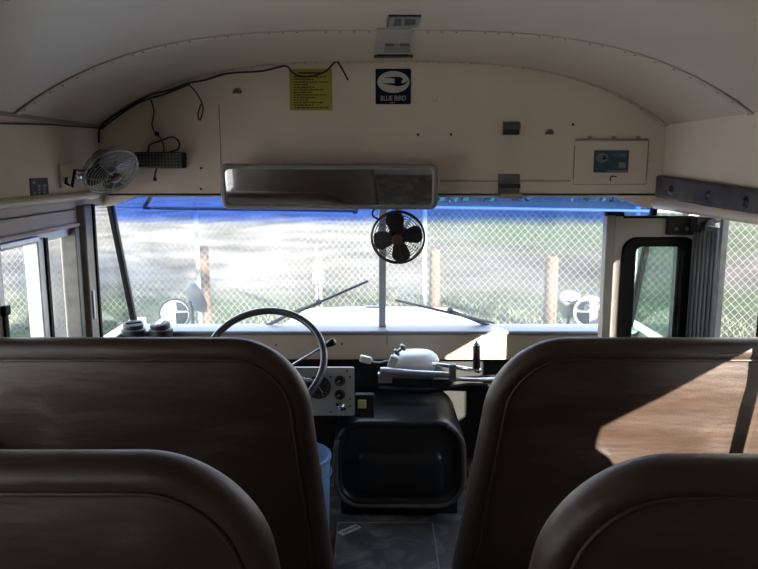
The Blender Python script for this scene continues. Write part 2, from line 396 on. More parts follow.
# windscreen: two panes leaning forward, side panes, posts
YT, ZT, YBt, ZBt = YF+.02, zh+.004, 3.25, .716
def wpt(x, s): return Vector((x, YT+(YBt-YT)*s, ZT+(ZBt-ZT)*s))
wnd = struct('window_1', MB().box(XC-.016, XC+.016, 0, .03, 0, 1,
      Matrix(((1, 0, 0, 0), (0, 1, YT-YBt, YBt-.012), (0, 0, ZT-ZBt, ZBt), (0, 0, 0, 1)))), 'alulight', label='pale metal centre post of the windscreen', bevel=.003)
def pane(x0, x1, par, name='pane'):
    mb = MB(); a, b, c, d = wpt(x0, 0), wpt(x1, 0), wpt(x1, 1), wpt(x0, 1)
    mb.prism([a, b, c, d], (0, .005, .002)); return struct(name, mb, 'windscreen', parent=par)
pane(XL+.01, XC-.014, wnd); pane(XC+.014, XR-.01, wnd)
for sx, x, nm in ((-1, XL, 'corner_post'), (1, XR, 'corner_post')):
    mb = MB(); a, b = wpt(x, 0), wpt(x, 1.03); d = Vector((-sx*.012, 0, 0))
    mb.prism([a+Vector((0, -.016, 0)), a+Vector((0, .022, 0)), b+Vector((0, .022, 0)), b+Vector((0, -.016, 0))], (-sx*.024, 0, 0))
    struct(nm, mb, 'rubber', parent=wnd, bevel=.005)
    mb = MB(); mb.prism([(x-.004, 2.82, 1.285), (x-.004, 3.03, 1.285), (x-.004, YBt-.01, .716), (x-.004, 2.82, .716)], (.005, 0, 0))
    struct('quarter_pane', mb, 'glass', parent=wnd)
mb = MB(); mb.box(XL+.02, XR-.02, YT-.02, YT+.0, ZT+.004, ZT+.012); struct('top_seal', mb, 'rubber', parent=wnd)

# driver's sliding window
w2 = struct('window_2', MB().box(XL-.05, XL-.01, 2.12, 2.705, 1.19, 1.222).box(XL-.05, XL-.01, 2.12, 2.705, .70, .735).box(XL-.05, XL+.004, 2.12, 2.15, .70, 1.222), 'alulight', bevel=.003)
mb = MB(); mb.box(XL-.045, XL+.012, 2.672, 2.708, .70, 1.222); struct('front_channel', mb, 'greymetal', parent=w2, bevel=.003)
mb = MB(); mb.box(XL-.05, XL+.0, 2.395, 2.44, .72, 1.205); struct('sash_stile', mb, 'alulight', parent=w2, bevel=.004)
mb = MB(); mb.box(XL-.05, XL+.006, 2.44, 2.458, .72, 1.205); struct('sash_seal', mb, 'rubber', parent=w2)
mb = MB(); mb.box(XL-.02, XL+.006, 2.145, 2.40, 1.198, 1.216); struct('sash_rail', mb, 'alu', parent=w2, bevel=.003)
mb = MB(); mb.box(XL-.034, XL-.029, 2.14, 2.40, .72, 1.20); struct('pane', mb, 'glass', parent=w2)
mb = MB(); mb.box(XL-.044, XL-.039, 2.45, 2.68, .72, 1.20); struct('pane', mb, 'glassreflect', parent=w2)
mb = MB(); mb.box(XL-.0, XL+.012, 2.125, 2.15, .72, 1.0); mb.box(XL-.0, XL+.018, 2.12, 2.155, 1.0, 1.03); struct('pull_catch', mb, 'rubber', parent=w2, bevel=.004)
# passenger windows further back
ys = [(-1.0, -.36), (-.32, .32), (.36, 1.0), (1.05, 1.84)]
for i, (y0, y1) in enumerate(ys):
    w = struct('window_%d' % (3+i), MB().box(XL-.04, XL-.01, y0, y1, 1.0, 1.025), 'alu')
    struct('pane', MB().box(XL-.035, XL-.031, y0, y1, .71, 1.225), 'glass', parent=w)
ys = [(.86, 1.595), (1.63, 2.16)]
for i, (y0, y1) in enumerate(ys):
    w = struct('window_%d' % (7+i), MB().box(XR+.01, XR+.04, y0, y1, .655, .672), 'alu')
    struct('pane', MB().box(XR+.031, XR+.035, y0, y1, .655, 1.105 if y0 < 1.6 else 1.15), 'glass', parent=w)

# folded entrance door standing across the doorway
YD = 2.75
x0 = at(604, 275, YD).x; x1 = at(697, 275, YD).x; zt = 1.262
def dx(px, py): return at(px, py, YD).x
def dz(px, py): return at(px, py, YD).z
gx0, gx1, gz1 = dx(620, 280), dx(694.5, 280), dz(650, 237)
wx0, wx1, wz1 = dx(634, 280), dx(680, 280), dz(650, 246.5)
def hole_panel(outer, inner, y0, y1):               # outer / inner outlines with equal counts
    mb = MB(); n = len(outer)
    vs = [(x, y0, z) for x, z in outer]+[(x, y0, z) for x, z in inner]+[(x, y1, z) for x, z in outer]+[(x, y1, z) for x, z in inner]
    fs = []
    for i in range(n):
        j = (i+1) % n
        fs += [(i, j, n+j, n+i), (2*n+i, 3*n+i, 3*n+j, 2*n+j), (i, 2*n+i, 2*n+j, j), (n+i, n+j, 3*n+j, 3*n+i)]
    return mb.add(vs, fs)
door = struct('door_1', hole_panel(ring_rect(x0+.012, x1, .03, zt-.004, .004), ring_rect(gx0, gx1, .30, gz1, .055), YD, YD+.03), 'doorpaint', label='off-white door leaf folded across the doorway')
mb = MB(); mb.box(x0-.004, x0+.030, YD-.02, YD+.035, .03, zt); struct('edge_post', mb, 'beige_dark', parent=door, bevel=.006)
mb = MB(); mb.box(x0+.030, x0+.038, YD-.006, YD+.035, .03, zt-.01); struct('edge_strip', mb, 'doorpaint', parent=door)
mb = MB(); mb.box(x0-.004, x0+.062, YD-.012, YD+.02, zt-.004, zt+.012); mb.box(x0+.062, x1-.02, YD-.004, YD+.02, zt-.012, zt-.004); struct('top_seal', mb, 'rubber', parent=door)
g = hole_panel(ring_rect(gx0, gx1, .30, gz1, .055), ring_rect(wx0, wx1, .34, wz1, .022), YD-.014, YD+.038)
struct('window_gasket', g, 'rubber', parent=door, bevel=.008)
mb = MB(); mb.box(wx0-.003, wx0+.0, YD+.0, YD+.045, .34, wz1); mb.box(wx1-.012, wx1+.003, YD+.015, YD+.05, .34, wz1); struct('inner_frame', mb, 'greymetal', parent=door)
mb = MB(); mb.box(wx0-.004, wx1+.004, YD+.012, YD+.017, .335, wz1+.004); struct('pane', mb, 'glassgreen', parent=door)
a = at(668, 235, YD-.03); b = at(700, 217, YD-.03); mb = MB(); mb.box(a.x, b.x+.02, YD-.03, YD-.001, a.z, b.z); br = struct('hinge_plate', mb, 'blackdull', parent=door, bevel=.003)
for px in (676, 687):
    mb = MB(); mb.lathe([(.008, 0), (.008, .004), (.004, .007)], frame_mtx(at(px, 229, YD-.031), (0, -1, 0)), 8); struct('bolt', mb, 'greymetal', parent=br)
mb = MB(); a = at(707, 227, YD-.09); mb.lathe([(.02, -.02), (.027, -.015), (.027, .015), (.02, .02)], frame_mtx(a, (.3, -1, .1)), 14); mb.box(a.x-.035, a.x+.02, a.y, YD-.01, a.z-.02, a.z+.035)
mb.tube([a+Vector((0, 0, .02)), a+Vector((.05, 0, .03))], .012)
struct('roller', mb, M['blackdull'], parent=door)
mb = MB()                                           # second leaf, folded back and seen edge on
mb.box(1.195, 1.212, 2.54, YD-.012, .03, zt-.03)
l2 = struct('second_leaf', mb, 'rubbergrey', parent=door)
mb = MB()
for k in range(6):
    mb.box(1.190, 1.197, 2.545+k*.033, 2.556+k*.033, .03, zt-.05)
struct('ribs', mb, 'rubbergrey', parent=l2)
mb = MB(); mb.box(x1-.012, x1+.0, YD-.004, YD+.01, .03, zt-.05)
struct('hinge_strip', mb, 'rubber', parent=door)
for z in (.60, .76, .92, 1.06, 1.18):
    mb = MB(); mb.lathe([(.005, 0), (.004, .003)], frame_mtx((x1-.006, YD-.004, z), (0, -1, 0)), 8); struct('screw', mb, 'chrome', parent=door)
mb = MB(); mb.box(XR+.02, XR+.04, 2.49, 2.512, .03, 1.268); jb = struct('jamb_strip', mb, 'greymetal', parent=door)

# ------------------------------------------------------------------ dashboard
YS = 3.17
dash = thing('dashboard', 'beige metal dashboard below the windscreen with a pale ledge on top', 'dashboard', (0, YS, .58))
mb = MB(); mb.prism([(XL, YS-.012, .700), (XL, YS-.010, .712), (XL, YS+.01, .716), (XL, 3.30, .716), (XL, 3.30, .690), (XL, YS, .692)], (XR-XL, 0, 0)); part('ledge', mb, 'ledge', dash, bevel=.003, label='ledge under the glass, toned grey for skylight')
mb = MB(); mb.box(XL, XR, YS, YS+.02, .585, .694); mb.box(XL, XR, YS, YS+.04, .580, .588); part('face_panel', mb, 'dash', dash)
a = at(387, 340, YS); mb = MB(); mb.box(a.x-.004, a.x+.003, YS-.004, YS+.002, at(387, 345, YS).z, .698); mb.box(a.x-.005, a.x+.004, YS-.014, 3.24, .7155, .7185); part('joint_strip', mb, 'beige_dark', dash)
for px, py in ((276, 345), (342, 344), (497, 344), (577, 344)):
    mb = MB(); mb.lathe([(.005, 0), (.0045, .002), (.002, .003)], frame_mtx(at(px, py, YS), (0, -1, 0)), 8); part('screw', mb, 'black', dash)
mb = MB(); mb.box(XL+.0, -.86, 3.055, YS, .660, .675); part('side_shelf', mb, 'black', dash)
mb = MB(); mb.box(XL+.02, XR-.02, 3.31, 3.42, .40, .60); struct('firewall_step', mb, 'blackdull', parent=wf)
mb = MB(); mb.tube([(.0, 3.09, .47), (.2, 3.07, .46), (.4, 3.1, .48), (.7, 3.1, .47)], .012); mb.tube([(.05, 3.08, .52), (.3, 3.06, .515), (.62, 3.1, .53)], .008); part('hose', mb, 'rubber', dash)

# instrument panel
YI = 2.76
def ip(px, py): return at(px, py, YI)
t = thing('instrument_panel', 'off-white instrument panel with round black gauges behind the steering wheel', 'instrument panel', (ip(325, 415).x, YI, ip(325, 415).z))
a = ip(282, 367.5); b = ip(354.5, 415.5)
mb = MB(); mb.prism([(x, YI, z) for x, z in ring_rect(a.x, b.x, b.z, a.z, .008)], (0, .012, 0)); part('face', mb, 'offwhite', t)
mb = MB(); mb.box(a.x+.01, b.x-.01, YI+.012, YI+.03, b.z+.01, a.z-.01); mb.box(a.x+.02, b.x-.02, YI+.03, 3.165, .470, .503); part('case', mb, 'blackdull', t)
for px, py, r in ((319, 387, .0475), (340, 380.5, .021), (340, 394.5, .021)):
    c = ip(px, py); mb = MB(); mb.lathe([(r, 0), (r, .006), (r*.93, .008), (r*.86, .004), (r*.1, .0035)], frame_mtx(c, (0, -1, 0)), 28)
    gq = part('gauge', mb, 'black', t)
    mb = MB(); an = math.radians(215 if r > .03 else 120)
    mb.box(-.0022, .0022, 0, r*.6, .0042, .0055, frame_mtx(c, (0, -1, 0)) @ Matrix.Rotation(an, 4, 'Z'))
    part('needle', mb, 'paper', gq)
    mb = MB()
    for k in range(10):
        an = math.radians(-40+26*k)
        mb.box(-.0009, .0009, r*.70, r*.82, .0042, .005, frame_mtx(c, (0, -1, 0)) @ Matrix.Rotation(an+PI/2+.9, 4, 'Z'))
    part('dial_marks', mb, 'paper', gq)
c = ip(341, 406.5); mb = MB(); mb.lathe([(.017, 0), (.017, .004), (.012, .006), (.011, .02), (.008, .022)], frame_mtx(c, (0, -1, 0)), 16); kb = part('switch_knob', mb, 'chrome', t)
mb = MB(); mb.box(c.x-.02, c.x-.012, YI-.006, YI, c.z+.004, c.z+.016); part('switch_tab', mb, 'black', t)
mb = MB(); mb.box(c.x+.012, c.x+.02, YI-.006, YI, c.z-.014, c.z-.006); part('switch_tab', mb, 'black', t)
for px, py in ((306, 377), (331, 377), (347, 371), (350, 377), (350, 399), (331, 411.5), (350, 406)):
    mb = MB(); mb.lathe([(.0045, 0), (.004, .002), (.002, .003)], frame_mtx(ip(px, py), (0, -1, 0)), 8); part('screw', mb, 'black', t)
a = at(355, 395, 2.775); b = at(374, 418, 2.775)
t = thing('switch_box', 'small black box with a pale yellow tab right of the instrument panel', 'box', ((a.x+b.x)/2, 2.79, b.z))
mb = MB(); mb.box(a.x, b.x, 2.775, 2.81, b.z, a.z); part('case', mb, 'blackdull', t, bevel=.003)
c = at(362, 404, 2.77); mb = MB(); mb.box(c.x-.017, c.x+.017, 2.762, 2.777, c.z-.017, c.z+.017); part('tab', mb, 'yellowtag', t, bevel=.003, label='pale yellow tab')

# steering wheel
wc = at(264.5, 360, 2.60); wn = Vector((0, -math.cos(math.radians(46)), math.sin(math.radians(46))))
R = .222
t = thing('steering_wheel', 'thin black steering wheel behind the front left bench seat', 'steering wheel', wc)
fm = frame_mtx(wc, wn, (1, 0, 0))
mb = MB(); mb.tube([fm @ Vector((R*math.cos(2*PI*k/64), R*math.sin(2*PI*k/64), 0)) for k in range(64)], .0135, 12, True); part('rim', mb, 'wheel', t)
for a in (205, 335, 90+180):
    an = math.radians(a); mb = MB(); mb.tube([fm @ Vector((math.cos(an)*r, math.sin(an)*r, h)) for r, h in ((.03, -.055), (.12, -.045), (.19, -.015), (R, 0))], [.012, .010, .009, .009], 8); part('spoke', mb, 'wheel', t)
mb = MB(); mb.lathe([(.045, -.085), (.05, -.06), (.045, -.035), (.02, -.03)], fm, 20); hb = part('hub', mb, 'black', t)
mb = MB(); mb.lathe([(.018, -.029), (.015, -.026), (.004, -.025)], fm, 14); part('horn_button', mb, 'chrome', hb)
mb = MB(); e = wc-wn*.85; e.y = min(e.y, 3.35); mb.tube([wc-wn*.085, wc-wn*.62], .026, 12); part('column', mb, 'black', t)
a = at(294, 364, 2.71); b = at(323, 347, 2.68); c = at(335, 341, 2.67); st = wc-wn*.12
mb = MB(); mb.tube([st, a+(st-a)*.4, a, b], [.006, .006, .0045, .005], 8); lv = part('turn_signal_lever', mb, 'chrome', t)
mb = MB(); mb.tube([b, b+(c-b)*.15, b+(c-b)*.5, c-(c-b)*.1, c], [.007, .009, .012, .016, .010], 12); part('lever_knob', mb, 'black', lv)

# black capped containers on the ledge
for i, (px, tilt, lab) in enumerate(((133.5, .05, 'round dark capped container on the dash ledge, nearer the left wall'), (161, -.12, 'round dark container with tilted shiny lid on the dash ledge, second from left wall'))):
    Yc = 3.112; b = at(px, 330, Yc); b = Vector((b.x, Yc, .675)); r = .049
    t = thing('capped_container', lab, 'container', b, group='dark containers on the dash ledge')
    mb = MB(); mb.lathe([(r*.95, 0), (r, .004), (r, .025), (r*1.05, .048), (r*1.05, .058), (r*.98, .062)], Matrix.Translation(b), 24); part('body', mb, 'black', t, smooth=40)
    mt = Matrix.Translation(b+Vector((0, 0, .062))) @ Matrix.Rotation(tilt, 4, 'Y') @ Matrix.Rotation(.12, 4, 'X')
    mb = MB(); mb.lathe([(r*.85, 0), (r*.9, .014), (r*.86, .023), (r*.76, .026), (r*.5, .027)], mt, 24); ld = part('lid', mb, 'black', t, smooth=40)
    mb = MB(); mb.box(-r*.7, r*.75, -.012,   .012, .022, .033, mt @ Matrix.Rotation(.5+i, 4, 'Z')); part('lid_tab', mb, 'black' if i == 0 else 'alulight', ld, bevel=.004)

# dome lamp lying on the dash controls
c = at(414.5, 354, 2.98)
t = thing('dome_lamp', 'white plastic dome lamp with cable lying under the middle of the windscreen', 'lamp', (c.x, 2.98, at(414, 372, 2.98).z))
zb_ = at(414, 368, 2.98).z; rx = .107
S = Matrix.Translation((c.x, 2.98, zb_)) @ Matrix.Rotation(-.04, 4, 'Y') @ Matrix.Diagonal((1, .75, 1, 1))
mb = MB(); mb.lathe([(rx*.88, .010), (rx*.97, .018), (rx, .032), (rx*.93, .052), (rx*.78, .066), (rx*.68, .072), (rx*.3, .076), (.002, .077)], S, 40); part('lens', mb, 'white', t, smooth=50)
mb = MB(); mb.lathe([(rx*.72, -.018), (rx*.80, -.012), (rx*.84, .004), (rx*.86, .010)], S, 32); part('base', mb, 'alulight', t)
p = at(393, 362, 2.90); mm = Matrix.Translation(p) @ Matrix.Rotation(.35, 4, 'Y'); mb = MB(); mb.box(-.017, .017, -.012, .02, -.026, .024, mm); cl = part('clip', mb, 'offwhite', t, bevel=.003)
q = at(400, 350, 2.90); mb = MB(); mm = Matrix.Translation(q) @ Matrix.Rotation(-.7, 4, 'Y')
mb.box(-.026, .026, -.008, .02, -.005, .005, mm); mb.box(-.022, -.012, -.01, .02, -.014, .014, mm); mb.box(.010, .022, -.01, .02, -.013, .013, mm); part('switch', mb, 'greymetal', t, bevel=.002)
p0 = at(373, 362, 2.9); mb = MB(); mb.tube(smooth_path([p0, at(380, 362.5, 2.9), at(387, 361, 2.9), p]), .0045); part('cable', mb, 'offwhite', t)
p1 = at(366, 359.5, 2.9); mm = Matrix.Translation(p1) @ Matrix.Rotation(.25, 4, 'Y'); mb = MB(); mb.box(-.026, .022, -.012, .012, -.014, .014, mm); mb.box(.02, .03, -.006, .006, -.007, .007, mm); part('plug', mb, 'white', t, bevel=.004)

# door control
YH = 2.86
def hp(px, py, Y=YH): return at(px, py, Y)
t = thing('door_lever', 'chrome door control lever with upright black grip beside the white lamp', 'lever', hp(455, 380))
mb = MB(); mb.tube([hp(380, 371), hp(385, 371.5), hp(410, 373), hp(452, 375)], [.016, .019, .014, .012], 12); mb.box(hp(378, 372).x, hp(392, 372).x, YH-.016, YH+.02, hp(380, 382).z, hp(380, 373).z); part('arm', mb, 'alu', t, smooth=35)
mb = MB(); a = hp(452, 379); mb.tube([a, hp(475, 380), hp(500, 379)], .008, 10); part('rod', mb, 'alu', t)
mb = MB(); a = hp(449, 381); b = hp(456, 364); mb.box(a.x, b.x, YH-.016, YH+.016, a.z, b.z); part('clamp', mb, 'greymetal', t, bevel=.003)
mb = MB(); mb.tube([hp(432, 364), hp(452, 366.5), hp(480, 371.5)], [.008, .009, .009], 10); part('crank', mb, 'chrome', t)
mb = MB(); a = hp(476.5, 369); b = hp(476.5, 345); mb.tube([a, a+(b-a)*.04, b-(b-a)*.04, b], [.010, .015, .015, .012], 14); gp = part('grip', mb, 'black', t)
mb = MB(); k = hp(476.5, 345); mb.lathe([(.018, -.004), (.019, 0), (.015, .006), (.006, .012), (.007, .018), (.001, .021)], Matrix.Translation(k), 14); part('cap', mb, 'chrome', gp)
mb = MB(); k = hp(478, 370); mb.lathe([(.013, -.008), (.013, .004), (.010, .006)], Matrix.Translation(k), 12); part('foot', mb, 'chrome', gp)
mb = MB(); a = hp(433, 387, 2.92); b = hp(450, 378, 2.92); mb.box(a.x, b.x, 2.9, 3.0, a.z, b.z); mb.box(a.x+.02, b.x-.02, 2.98, 3.16, a.z+.005, b.z-.005); part('bracket', mb, 'blackdull', t)

# engine cover
YE = 2.80
a = at(334, 500, YE); b = at(466, 420, YE)
t = thing('engine_cover', 'black engine cover with rounded lower corners on the floor ahead of the aisle', 'engine cover', ((a.x+b.x)/2, YE, 0))
ex0, ex1 = at(333, 470, YE).x, at(467, 445, YE).x
zb = at(400, 508, YE).z; zt_ = at(400, 420, YE+.05).z
def eloop(ins, y, lean=.10):
    r = max(.12-ins, .02); o = ring_rect(ex0+ins, ex1-ins, zb+ins, zt_-ins, r, 8)
    return [Vector((x, y+lean*(z-zb), z)) for x, z in o]
loops = [eloop(0, 3.29, 0), eloop(0, YE+.02), eloop(.004, YE+.006), eloop(.016, YE), eloop(.028, YE+.004), eloop(.036, YE+.016), eloop(.06, YE+.014), eloop(.10, YE+.008)]
mb = MB(); n = len(loops[0])
vs = [v for L in loops for v in L]; fs = [(i*n+k, i*n+(k+1) % n, (i+1)*n+(k+1) % n, (i+1)*n+k) for i in range(len(loops)-1) for k in range(n)]
fs.append([(len(loops)-1)*n+k for k in range(n)]); mb.add(vs, fs, True); part('shell', mb, 'cover', t, smooth=50)
# pressed bulge on the face
mb = MB(); L0 = ring_rect(ex0+.10, ex1-.09, zb+.06, zb+.235, .03, 5); ls = []
for ins, dy in ((0, .012), (.006, -.006), (.018, -.014), (.05, -.016)):
    ls.append([Vector((x, YE+.10*(z-zb)+dy, z)) for x, z in ring_rect(ex0+.10+ins, ex1-.09-ins, zb+.06+ins, zb+.235-ins, max(.03-ins*.5, .008), 5)])
n = len(L0); vs = [v for L in ls for v in L]; fs = [(i*n+k, i*n+(k+1) % n, (i+1)*n+(k+1) % n, (i+1)*n+k) for i in range(3) for k in range(n)]; fs.append([3*n+k for k in range(n)])
mb.add(vs, fs, True); part('raised_panel', mb, 'cover', t, smooth=50)
fl_ = [v+Vector((0, -.006, 0)) for v in eloop(.010, YE)]
fl_ = fl_[15:]+fl_[:7]; mb = MB(); mb.tube(fl_, .010, 8); part('flange', mb, 'flange', t)
mb = MB(); mb.box(ex0+.03, ex1-.03, YE+.04, 3.28, 0, zb+.02); part('skirt', mb, 'blackdull', t)
# floor hatch in front of the engine cover
a = atz(347, 523, .004); b = atz(437, 569, .004); fx0, fx1 = atz(338, 523, .004).x, atz(432, 523, .004).x
t = thing('floor_hatch', 'worn rectangular floor plate in front of the engine cover', 'floor plate', ((fx0+fx1)/2, (a.y+b.y)/2-.1, 0))
mb = MB(); mb.box(fx0, fx1, a.y-.62, a.y, 0, .005); part('plate', mb, 'floor', t, bevel=.002)
mb = MB(); mb.tube([(fx0, a.y-.62, .005), (fx0, a.y, .005), (fx1, a.y, .005), (fx1, a.y-.62, .005)], .004, 6, True); part('rim', mb, 'greymetal', t)
p = atz(349, 530, .008); mm = Matrix.Translation(p) @ Matrix.Rotation(.75, 4, 'Z'); t = thing('paper_tag', 'small beige tag lying on the dirty floor by the engine cover', 'tag', (p.x, p.y, .006))
mb = MB(); mb.box(-.05, .05, -.018, .018, -.002, .001, mm); part('card', mb, 'tagbeige', t); mb = MB(); mb.box(-.03, .03, -.004, .004, .001, .0015, mm); mb.box(.036, .044, -.008, .008, .001, .0015, mm); part('print', mb, 'ink', t)
# pale blue tub beside the driver's place
p = atz(326, 512, 0); a = at(331, 470, 2.5)
t = thing('plastic_tub', 'pale blue plastic tub on the floor left of the engine cover', 'tub', (a.x-.15, 2.58, 0))
mb = MB(); mm = Matrix.Translation((a.x-.15, 2.58, 0)); mb.lathe([(.12, 0), (.135, .02), (.140, .35), (.145, .355), (.147, .362), (.146, .37), (.135, .37), (.125, .03), (.01, .025)], mm, 32); part('body', mb, 'blue', t, smooth=40)
mb = MB(); mb.torus((a.x-.15, 2.58, .30), .145, .004, seg=32, sub=6); part('rim_band', mb, 'blue', t)

# ------------------------------------------------------------------ bench seats
def seat(xin, slope, xout, Yt, label, zt=.982, rad=.20, rout=.09):
    zb, TH, lean = .20, .085, .13
    sg = 1 if xout > xin else -1
    t = thing('bench_seat', label, 'seat', ((xin+xout)/2, Yt-.0, 0), group='brown vinyl bus bench seats')
    W = abs(xout-xin)
    def outline(ins):
        # local (a,z): a runs 0 at the aisle edge to W at the wall
        pts = []
        def arcp(ca, cz, r, a0, a1, n):
            for k in range(n+1):
                q = math.radians(a0+(a1-a0)*k/n); pts.append((ca+r*math.cos(q), cz+r*math.sin(q)))
        r = max(rad-ins, .03); ro = max(rout-ins, .02); rb = max(.05-ins, .015)
        arcp(ins+r, zt-ins-r, r, 180, 90, 14); arcp(W-ins-ro, zt-ins-ro, ro, 90, 0, 6)
        arcp(W-ins-rb, zb+ins+rb, rb, 0, -90, 4); arcp(ins+rb, zb+ins+rb, rb, -90, -180, 4)
        return pts
    def P(a, z, y):
        x = xin+sg*a+(z-.75)*slope*(1-a/W)
        return Vector((x, Yt+y+lean*(zt-z), z))
    prof = [(.055, .0), (.046, -.002), (.034, -.004), (.018, -.001), (.006, .012), (0, .032), (0, TH-.03), (.006, TH-.010), (.02, TH), (.05, TH+.004)]
    prof = [(i_, y_+.004) for i_, y_ in prof]
    LO = [[P(a, z, y) for a, z in outline(i_)] for i_, y in prof]; n = len(LO[0])
    mb = MB(); vs = [v for L in LO for v in L]
    fs = [(i*n+k, i*n+(k+1) % n, (i+1)*n+(k+1) % n, (i+1)*n+k) for i in range(len(LO)-1) for k in range(n)]
    fs.append([(len(LO)-1)*n+k for k in range(n)]); mb.add(vs, fs, True); part('backrest', mb, 'vinyl', t, smooth=60)
    # rear skin inside the seam, pulled into shallow folds
    mb = MB(); o = outline(.056); ca, cz = W*.5, (zb+zt)/2-.05; rings = []
    steps = 16
    for k in range(steps):
        f = k/steps; ring = []
        for i, (a, z) in enumerate(o):
            aa, zz = a+(ca-a)*f, z+(cz-z)*f
            w = math.sin(min(f*4, 1)*PI/2)
            fold = .005*math.sin(zz*26+aa*7)+.003*math.sin(zz*55-aa*16+1)+.0025*math.sin(aa*21+zz*9)
            ring.append(P(aa, zz, .004-.007*w+fold*w*.8-.003*math.sin(f*PI)))
        rings.append(ring)
    vs = [v for L in rings for v in L]+[P(ca, cz, -.003)]
    fs = [(i*n+k, i*n+(k+1) % n, (i+1)*n+(k+1) % n, (i+1)*n+k) for i in range(steps-1) for k in range(n)]
    fs += [((steps-1)*n+k, (steps-1)*n+(k+1) % n, len(vs)-1) for k in range(n)]
    mb.add(vs, fs, True); part('back_panel', mb, 'vinyl', t)
    mb = MB(); mb.tube([P(a, z, .0015) for a, z in outline(.052)], .0045, 6, True); part('piping', mb, 'vinyl', t)
    # cushion and legs ahead of the backrest
    lo, hi = min(xin, xout), max(xin, xout); y0 = Yt+lean*.55+TH
    lo2, hi2 = (lo+.03, hi-.02) if sg < 0 else (lo+.02, hi-.02)
    if sg < 0: lo2, hi2 = lo+.02, hi-.01
    mb = MB(); mb.box(lo2, hi2, y0, y0+.36, .32, .44); part('cushion', mb, 'vinyl', t, bevel=.035, bseg=4)
    for x in (lo2+.08, hi2-.08):
        for y in (y0+.04, y0+.30):
            mb = MB(); mb.tube([(x, y, 0), (x, y, .325)], .013, 8); mb.box(x-.03, x+.03, y-.02, y+.02, 0, .006); part('leg', mb, 'black', t)
    return t
seat(-.188, -.10, -1.12, 1.875, 'dark brown vinyl bench seat in front of the steering wheel, left of the aisle')
seat(.293, .14, 1.155, 1.875, 'brown vinyl bench seat with a patch of sunlight on its back')
seat(-.172, -.12, -1.12, 1.075, 'brown vinyl bench seat closest to the viewer at bottom left')
seat(.262, .16, 1.155, 1.075, 'brown vinyl bench seat closest to the viewer at bottom right', zt=.975, rout=.22)

# ------------------------------------------------------------------ things on the front wall
YW = YF-.001
def plate(px0, py0, px1, py1, th=.003, Y=YF):
    a = at(px0, py1, Y); b = at(px1, py0, Y); return a.x, b.x, a.z, b.z
# interior mirror
Ym = 2.88
x0_, x1_, z0_, z1_ = (at(220, 210, Ym).x, at(437.5, 210, Ym).x, at(330, 210, Ym).z, at(330, 163.5, Ym).z)
mc = Vector(((x0_+x1_)/2, Ym, (z0_+z1_)/2)); mw, mh = (x1_-x0_)/2, (z1_-z0_)/2
t = thing('rear_view_mirror', 'wide grey framed driver mirror hanging above the windscreen', 'mirror', mc)
TILT = math.radians(9); YAW = math.radians(-2.6)
mm = Matrix.Translation(mc) @ Matrix.Rotation(YAW, 4, 'Z') @ Matrix.Rotation(TILT, 4, 'X')
def rr(w, h, r, y): return [mm @ Vector((x, y, z)) for x, z in ring_rect(-w, w, -h, h, r, 7)]
LO = [rr(mw-.012, mh-.012, .02, .03), rr(mw-.003, mh-.003, .028, .018), rr(mw, mh, .03, .004), rr(mw-.002, mh-.002, .03, -.006), rr(mw-.008, mh-.008, .026, -.011), rr(mw-.018, mh-.016, .02, -.011), rr(mw-.024, mh-.021, .018, -.004)]
n = len(LO[0]); mb = MB(); fs = [(i*n+k, i*n+(k+1) % n, (i+1)*n+(k+1) % n, (i+1)*n+k) for i in range(6) for k in range(n)]; fs.append(list(range(n))[::-1])
mb.add([v for L in LO for v in L], fs, True); part('frame', mb, 'mirrorframe', t, smooth=45)
mb = MB(); mb.prism(rr(mw-.022, mh-.019, .018, -.004), mm.to_3x3() @ Vector((0, .004, 0))); part('mirror_glass', mb, 'mirror', t)
for s in (-.55, .55):
    mb = MB(); p = mm @ Vector((mw*s, .028, mh*.4)); mb.tube([p, p+Vector((0, .04, .01)), Vector((p.x, YF+.004, p.z+.012))], .010, 10); part('mount', mb, 'greymetal', t)

